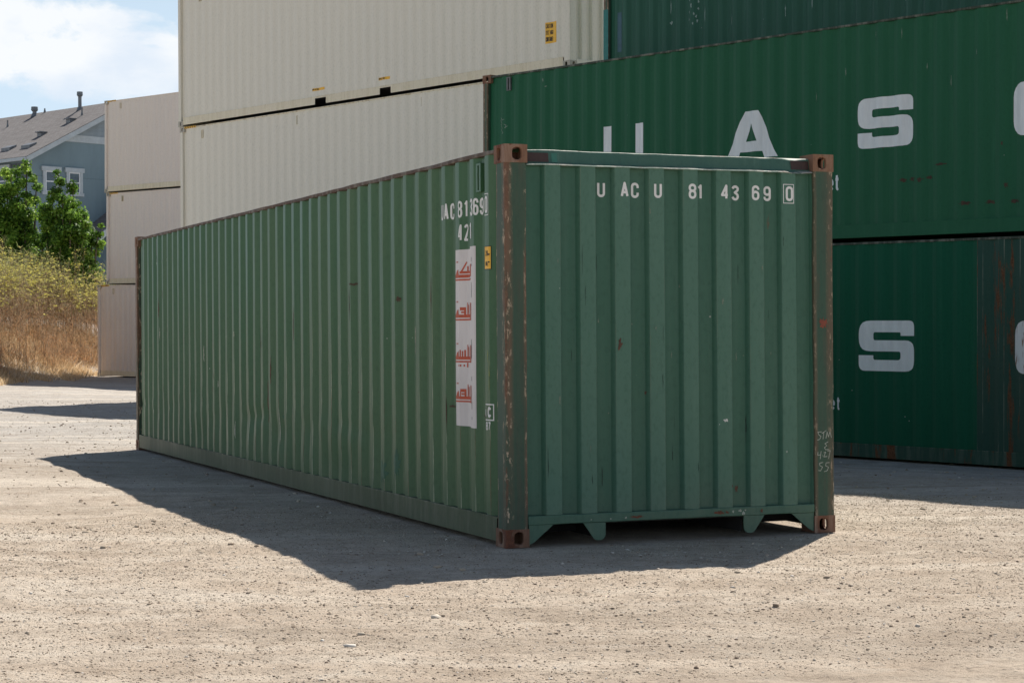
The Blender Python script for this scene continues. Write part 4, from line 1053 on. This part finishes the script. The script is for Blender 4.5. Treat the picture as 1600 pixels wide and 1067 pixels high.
# ================================================================== TREES
BARK = plain("bark", (.12, .09, .065), .9, .35, 12, bump=.4)
LEAF = attr_mat("bright green leaves", [(0, (.045, .095, .018)), (.4, (.12, .24, .034)), (.8, (.25, .40, .055)), (1, (.40, .55, .11))], .5, .5)
def tree(l, d, limbs, label, seed):
    x, y = vw(l, d); z0 = float(gheight(x, y, False)); r_ = np.random.default_rng(seed)
    root = empty("tree", Matrix.Translation((x, y, z0)))
    tag(root, label, "tree", "broadleaf trees in front of the blue house")
    R3 = np.array([math.cos(YAW), -math.sin(YAW), 0]); F3 = np.array([math.sin(YAW), math.cos(YAW), 0]); U3 = np.array([0, 0, 1.])
    tr = MB(); C, S, NN = [], [], []
    tr.cyl((0, 0, -.2), (.02, 0, 1.1), .16, .12, 9)
    for (lx, top, ly, fat) in limbs:
        a = np.array([0, 0, .9]); tipz = top - z0; b_ = R3 * lx + F3 * ly + U3 * tipz
        k1 = R3 * lx * .75 + F3 * ly * .75 + U3 * (tipz * .38)
        tr.cyl(tuple(a), tuple(k1), .085, .05, 7, cap=False); tr.cyl(tuple(k1), tuple(b_ * .97), .05, .015, 6, cap=False)
        # clumps of leaves up the limb
        nc = int(tipz * 5.0)
        for q in range(nc):
            f = (q + r_.uniform(0, 1)) / nc
            c = (a * (1 - f / .38) + k1 * (f / .38)) if f < .38 else (k1 * (1 - (f - .38) / .62) + b_ * ((f - .38) / .62))
            if f < .12: continue
            fat_ = fat * 1.8; spread_ = fat_ * (1.0 - .75 * f)
            c = c + r_.normal(0, 1, 3) * np.array([spread_, spread_, .10]) * .85
            rad = fat_ * r_.uniform(.5, .95) * (1.1 - .5 * f)
            m_ = int(150 * (rad / .25) ** 2) + 24
            dirs = r_.normal(0, 1, (m_, 3)); dirs /= np.linalg.norm(dirs, axis=1)[:, None]
            rr = rad * (.30 + .95 * r_.random(m_) ** 1.3) ; pos = c + dirs * rr[:, None] * [1, 1, .85]
            C.append(pos); S.append(np.clip(r_.normal(.5, .18) + r_.normal(0, .17, m_), 0, 1)); NN.append(dirs + r_.normal(0, .55, (m_, 3)) + [0, 0, .4])
    tr.build("trunk", BARK, root, smooth=True)
    C = np.concatenate(C); S = np.concatenate(S); NN = np.concatenate(NN); NN /= np.linalg.norm(NN, axis=1)[:, None]; m_ = len(C)
    t1 = np.cross(NN, r_.normal(0, 1, (m_, 3))); t1 /= np.linalg.norm(t1, axis=1)[:, None]; t2 = np.cross(NN, t1)
    w = r_.uniform(.028, .050, m_)[:, None]; h_ = w * 1.5
    V = np.stack([C - t2 * h_, C + t1 * w + NN * .008, C + t2 * h_, C - t1 * w + NN * .008], 1).reshape(-1, 3)
    np_object("crown", V, (np.arange(m_) * 4)[:, None] + np.array([0, 1, 2, 3]), LEAF, parent=root, colattr=np.repeat(S, 4))
def pl(px, d): return (px - 800) / FPX * d
def pz(py, d): return CAM[2] + (525 - py) / FPX * d
D1 = 70.0
c1 = pl(28, D1)
tree(c1, D1, [(pl(px, D1) - c1, pz(py, D1), ly, ft) for px, py, ly, ft in ((8, 262, .3, .24), (44, 243, 0, .20), (22, 262, -.3, .25), (58, 262, .2, .18), (-18, 262, .1, .28), (34, 285, -.5, .30), (72, 310, .3, .24), (-40, 290, -.2, .3), (5, 300, -.6, .3), (50, 305, -.7, .28), (28, 320, .9, .35))],
     "bushy green tree at the left edge, in front of the blue house", 3)
c2 = pl(108, D1 - 2)
tree(c2, D1 - 2, [(pl(px, D1 - 2) - c2, pz(py, D1 - 2), ly, ft) for px, py, ly, ft in ((93, 262, 0, .20), (114, 280, .2, .21), (84, 300, -.2, .20), (128, 318, .1, .22), (104, 305, -.5, .26), (146, 348, .2, .20), (136, 330, -.4, .20), (76, 330, .4, .22), (156, 352, 0, .16), (118, 335, -.7, .3), (70, 318, .1, .24), (92, 322, -.3, .26), (108, 345, -.4, .28), (130, 352, -.3, .24))],
     "smaller upright green tree between the first tree and the pale container stack", 5)

# ================================================================== HOUSE
HD = 86.0  # metres from the camera
hx, hy = vw(pl(46, HD), HD); hz = float(gheight(hx, hy, False)) - .3
a1 = math.radians(65)
hm = Matrix.Identity(4)
gdir = (math.sin(a1), math.cos(a1)); rdir = (-math.cos(a1), math.sin(a1))
for i in range(2): hm[i][0] = gdir[i]; hm[i][1] = rdir[i]; hm[i][3] = (hx, hy)[i]
hm[2][3] = hz
house = empty("house", hm)
tag(house, "blue two storey house with a brown shingle roof, rising behind the trees", "house")
def siding(name, col, lap=.0, bumpy=.0, axis='z'):
    m, nt, b = newmat(name)
    P = N(nt, "ShaderNodeNewGeometry").outputs["Position"]
    n1 = noise(nt, scaled(nt, P, (1, 1, .4)), .9, 5, .6); n2 = noise(nt, scaled(nt, P, (1, 1, .15)), 6, 5, .6)
    c = ramp(nt, n1, [(.3, tuple(x * .88 for x in col)), (.7, tuple(x * 1.08 for x in col))]).outputs[0]
    c = mixc(nt, ramp(nt, n2, [(.45, g3(0)), (.75, g3(.3))]).outputs[0], c, tuple(x * .75 for x in col))
    L(nt, c, b.inputs["Base Color"]); b.inputs["Roughness"].default_value = .85
    if lap:
        sp_ = N(nt, "ShaderNodeSeparateXYZ"); L(nt, P, sp_.inputs[0])
        fr = math2(nt, 'FRACT', math2(nt, 'MULTIPLY', sp_.outputs[2], 1 / lap))
        bp = N(nt, "ShaderNodeBump"); bp.inputs["Strength"].default_value = 1; bp.inputs["Distance"].default_value = .03; bp.invert = True
        L(nt, fr, bp.inputs["Height"]); L(nt, bp.outputs[0], b.inputs["Normal"])
    else:
        bp = N(nt, "ShaderNodeBump"); bp.inputs["Strength"].default_value = .3; bp.inputs["Distance"].default_value = .01
        L(nt, noise(nt, P, 60, 3, .6), bp.inputs["Height"]); L(nt, bp.outputs[0], b.inputs["Normal"])
    return m
BLUE = siding("blue stucco", (.165, .235, .27)); LAP = siding("grey blue lap siding", (.25, .30, .33), .18)
TRIM = plain("pale trim paint", (.38, .43, .46), .6, .1, 5); GLASS = plain("dark window glass", (.06, .09, .11), .12, .3, 1.5)
DKBLUE = plain("dark eave shade", (.07, .085, .10), .7, .2, 4)
m, nt, b = newmat("brown shingles")
P = N(nt, "ShaderNodeTexCoord").outputs["Object"]
br = N(nt, "ShaderNodeTexBrick"); br.inputs["Scale"].default_value = 1.0; br.inputs["Brick Width"].default_value = .30; br.inputs["Row Height"].default_value = .14
br.inputs["Mortar Size"].default_value = .010; br.inputs["Color1"].default_value = (.120, .115, .115, 1); br.inputs["Color2"].default_value = (.180, .172, .170, 1); br.inputs["Mortar"].default_value = (.07, .055, .05, 1)
sw = N(nt, "ShaderNodeMapping"); sw.inputs["Rotation"].default_value = (0, 0, math.radians(90)); L(nt, P, sw.inputs[0]); L(nt, sw.outputs[0], br.inputs["Vector"])
cc = mixc(nt, ramp(nt, noise(nt, P, 1.3, 5, .7), [(.3, g3(0)), (.7, g3(.5))]).outputs[0], br.outputs["Color"], (.18, .172, .17))
cc = mixc(nt, ramp(nt, noise(nt, P, 14, 5, .7), [(.35, g3(.5)), (.5, g3(0))]).outputs[0], cc, (.11, .085, .07))
L(nt, cc, b.inputs["Base Color"]); b.inputs["Roughness"].default_value = .95
SHING = m
SPAN, DEP, PIT = 10.8, 15.0, .525
EZ = 9.58 - .17 - hz         # eave height in the house frame
RZ = EZ + SPAN / 2 * PIT
wm = MB()
wm.add([(0, 0, 0), (SPAN, 0, 0), (SPAN, 0, EZ), (SPAN / 2, 0, RZ - .05), (0, 0, EZ), (0, DEP, 0), (SPAN, DEP, 0), (SPAN, DEP, EZ), (SPAN / 2, DEP, RZ - .05), (0, DEP, EZ)],
       [(0, 1, 2, 3, 4), (5, 9, 8, 7, 6), (0, 4, 9, 5), (1, 6, 7, 2)])
wall = wm.build("wall", BLUE, house)
# roof slabs with overhang
OV, OE = .35, .32
for sgn in (1, -1):
    x_e = -OE if sgn > 0 else SPAN + OE; ze = EZ - OE * PIT
    rm_ = MB(); t_ = .16
    rm_.add([(x_e, -OV, ze), (SPAN / 2, -OV, RZ), (SPAN / 2, DEP + OV, RZ), (x_e, DEP + OV, ze), (x_e, -OV, ze + t_), (SPAN / 2, -OV, RZ + t_), (SPAN / 2, DEP + OV, RZ + t_), (x_e, DEP + OV, ze + t_)],
            [(0, 1, 2, 3), (4, 7, 6, 5), (0, 4, 5, 1), (1, 5, 6, 2), (2, 6, 7, 3), (3, 7, 4, 0)])
    rf = rm_.build("roof", SHING, house)
    fm = MB(); f0 = .22    # rake board
    fm.add([(x_e, -OV - .03, ze - f0 + .12), (SPAN / 2, -OV - .03, RZ - f0 + .12), (SPAN / 2, -OV - .03, RZ + .13), (x_e, -OV - .03, ze + .13), (x_e, -OV - .001, ze - f0 + .12), (SPAN / 2, -OV - .001, RZ - f0 + .12), (SPAN / 2, -OV - .001, RZ + .13), (x_e, -OV - .001, ze + .13)],
           [(0, 1, 2, 3), (4, 7, 6, 5), (0, 4, 5, 1), (1, 5, 6, 2), (2, 6, 7, 3), (3, 7, 4, 0)])
    fm.build("rake_board", TRIM, rf)
    MB().box((x_e - .13, -OV, ze - .02), (x_e - .002, DEP + OV, ze + .12)).build("gutter", TRIM, rf)
    if sgn > 0: roofL = rf
# gable trim band + lap siding above
bz = 10.49 - .10 - hz
xs0 = (bz - EZ) / PIT
MB().box((xs0 + .05, -.05, bz - .16), (SPAN - xs0 - .05, -.003, bz + .16)).build("trim_band", TRIM, wall)
gb = MB(); xs1 = (bz + .16 - EZ) / PIT
gb.add([(xs1 + .1, -.03, bz + .165), (SPAN - xs1 - .1, -.03, bz + .165), (SPAN / 2, -.03, RZ - .08)], [(0, 1, 2)]); gb.build("gable_siding", LAP, wall, fix=False)
MB().box((.0, -.012, EZ - .80), (SPAN, -.002, EZ - .785)).build("stucco_joint", plain("joint", (.10, .15, .18), .9, .1), wall)
def window(x, z, w, h, parent, face=0):
    """face 0: gable wall (y=0); face 1: left wall (x=0)"""
    def bx(a, b_, z0, z1, d0, d1): return ((a, d1, z0), (b_, d0, z1)) if face == 0 else ((d1, a, z0), (d0, b_, z1))
    t_ = .13; mb = MB()
    for q in ((x - t_, x, z, z + h, -.002, -.07), (x + w, x + w + t_, z, z + h, -.002, -.07), (x - t_ - .08, x + w + t_ + .08, z + h, z + h + .2, -.002, -.10), (x - t_ - .05, x + w + t_ + .05, z - .14, z, -.002, -.10)):
        mb.box(*bx(*q))
    wf = mb.build("window", TRIM, parent)
    sb_ = MB(); k = .05
    for q in ((x, x + k, z, z + h, -.002, -.05), (x + w - k, x + w, z, z + h, -.002, -.05), (x + k, x + w - k, z + h - k, z + h, -.002, -.05), (x + k, x + w - k, z, z + k, -.002, -.05), (x + k, x + w - k, z + h * .5 - .025, z + h * .5 + .025, -.002, -.045)):
        sb_.box(*bx(*q))
    sb_.build("sash", plain("white sash", (.62, .66, .70), .5, .05), wf)
    MB().box(*bx(x + k, x + w - k, z + k, z + h - k, -.002, -.012)).build("pane", GLASS, wf)
wz = 7.92 - hz
window(.86, wz, .60, .93, wall); window(2.09, wz, .60, .93, wall)
window(1.6, wz, .9, 1.05, wall, 1); window(3.4, wz, .9, 1.05, wall, 1); window(7.4, wz, .9, 1.05, wall, 1)
MB().box((-.03, 0.0, EZ - .9), (-.002, DEP, EZ - .25)).build("eave_shade", DKBLUE, wall)  # dark strip painted in for the shade under the eave
# roof furniture: positions along slope (x) and ridge (y)
METAL = plain("galvanised vent metal", (.17, .18, .19), .5, .2, 6, metal=.3)
def on_roof(x): return EZ + x * PIT + .16
def pipe(x, y, h, r, nm, cap=True):
    z = on_roof(x); mb = MB().cyl((x, y, z - .1), (x, y, z + h), r, r, 10)
    if cap: mb.cyl((x, y, z + h), (x, y, z + h + .04), r * 1.25, r * 1.5, 10); mb.cyl((x, y, z + h + .05), (x, y, z + h + .22), r * 1.7, r * 1.6, 10)
    mb.cyl((x, y, z - .06), (x, y, z + .12), r * 2, r * 1.2, 10)
    mb.build(nm, METAL, roofL)
ROOF_ITEMS = [("p", 4.98, 3.28, .62, .085), ("p", 5.01, 7.14, .22, .10), ("s", 4.11, 1.85, .38, .035), ("s", 5.3, 6.7, .20, .035), ("s", 3.95, 7.85, .32, .035), ("b", 3.43, 1.79), ("b", 2.12, 2.17), ("k", .83, 1.28), ("k", .82, 2.89)]
for it in ROOF_ITEMS:
    if it[0] in "ps": pipe(it[1], it[2], it[3], it[4], "chimney_pipe" if it[0] == "p" else "vent_pipe", it[0] == "p")
    elif it[0] == "b":
        x, y = it[1:]; z = on_roof(x)
        MB().box((x - .13, y - .16, z - .06), (x + .13, y + .16, z + .10)).box((x - .22, y - .20, z + .11), (x + .20, y + .20, z + .16)).build("roof_vent", METAL, roofL)
    else:
        x, y = it[1:]; mb = MB(); z = on_roof(x)
        mb.add([(x - .15, y - .35, z + .06), (x - .15, y + .35, z + .06), (x + .22, y + .35, z + .20), (x + .22, y - .35, z + .20), (x - .15, y - .35, z - .12), (x - .15, y + .35, z - .12), (x + .22, y + .35, z + .05), (x + .22, y - .35, z + .05)],
                [(0, 1, 2, 3), (0, 4, 5, 1), (1, 5, 6, 2), (2, 6, 7, 3), (3, 7, 4, 0)]); mb.build("roof_hatch", METAL, roofL)
# low lean-to roof at the right of the gable wall
lz = 6.40 - hz; sl = .70
def slab(y0, y1, xa, xb, dz0, dz1):
    za, zb_ = lz + (xa - 3.3) * sl, lz + (xb - 3.3) * sl
    q = MB(); q.add([(xa, y0, za + dz0), (xb, y0, zb_ + dz0), (xb, y1, zb_ + dz0), (xa, y1, za + dz0), (xa, y0, za + dz1), (xb, y0, zb_ + dz1), (xb, y1, zb_ + dz1), (xa, y1, za + dz1)],
                    [(0, 1, 2, 3), (4, 7, 6, 5), (0, 4, 5, 1), (1, 5, 6, 2), (2, 6, 7, 3), (3, 7, 4, 0)]); return q
lr = slab(-1.6, -.01, 2.6, 6.2, -.02, .16).build("porch_roof", SHING, house)
slab(-1.66, -1.605, 2.6, 6.2, -.22, .10).build("rake_board", TRIM, lr)
MB().add([(3.4, -1.5, 0), (6.1, -1.5, 0), (6.1, -1.5, lz + 2.8 * sl - .02), (3.4, -1.5, lz + .1 * sl - .02), (3.4, -.02, 0), (3.4, -.02, lz + .1 * sl - .02)], [(0, 1, 2, 3), (0, 3, 5, 4)]).build("porch_wall", BLUE, house)
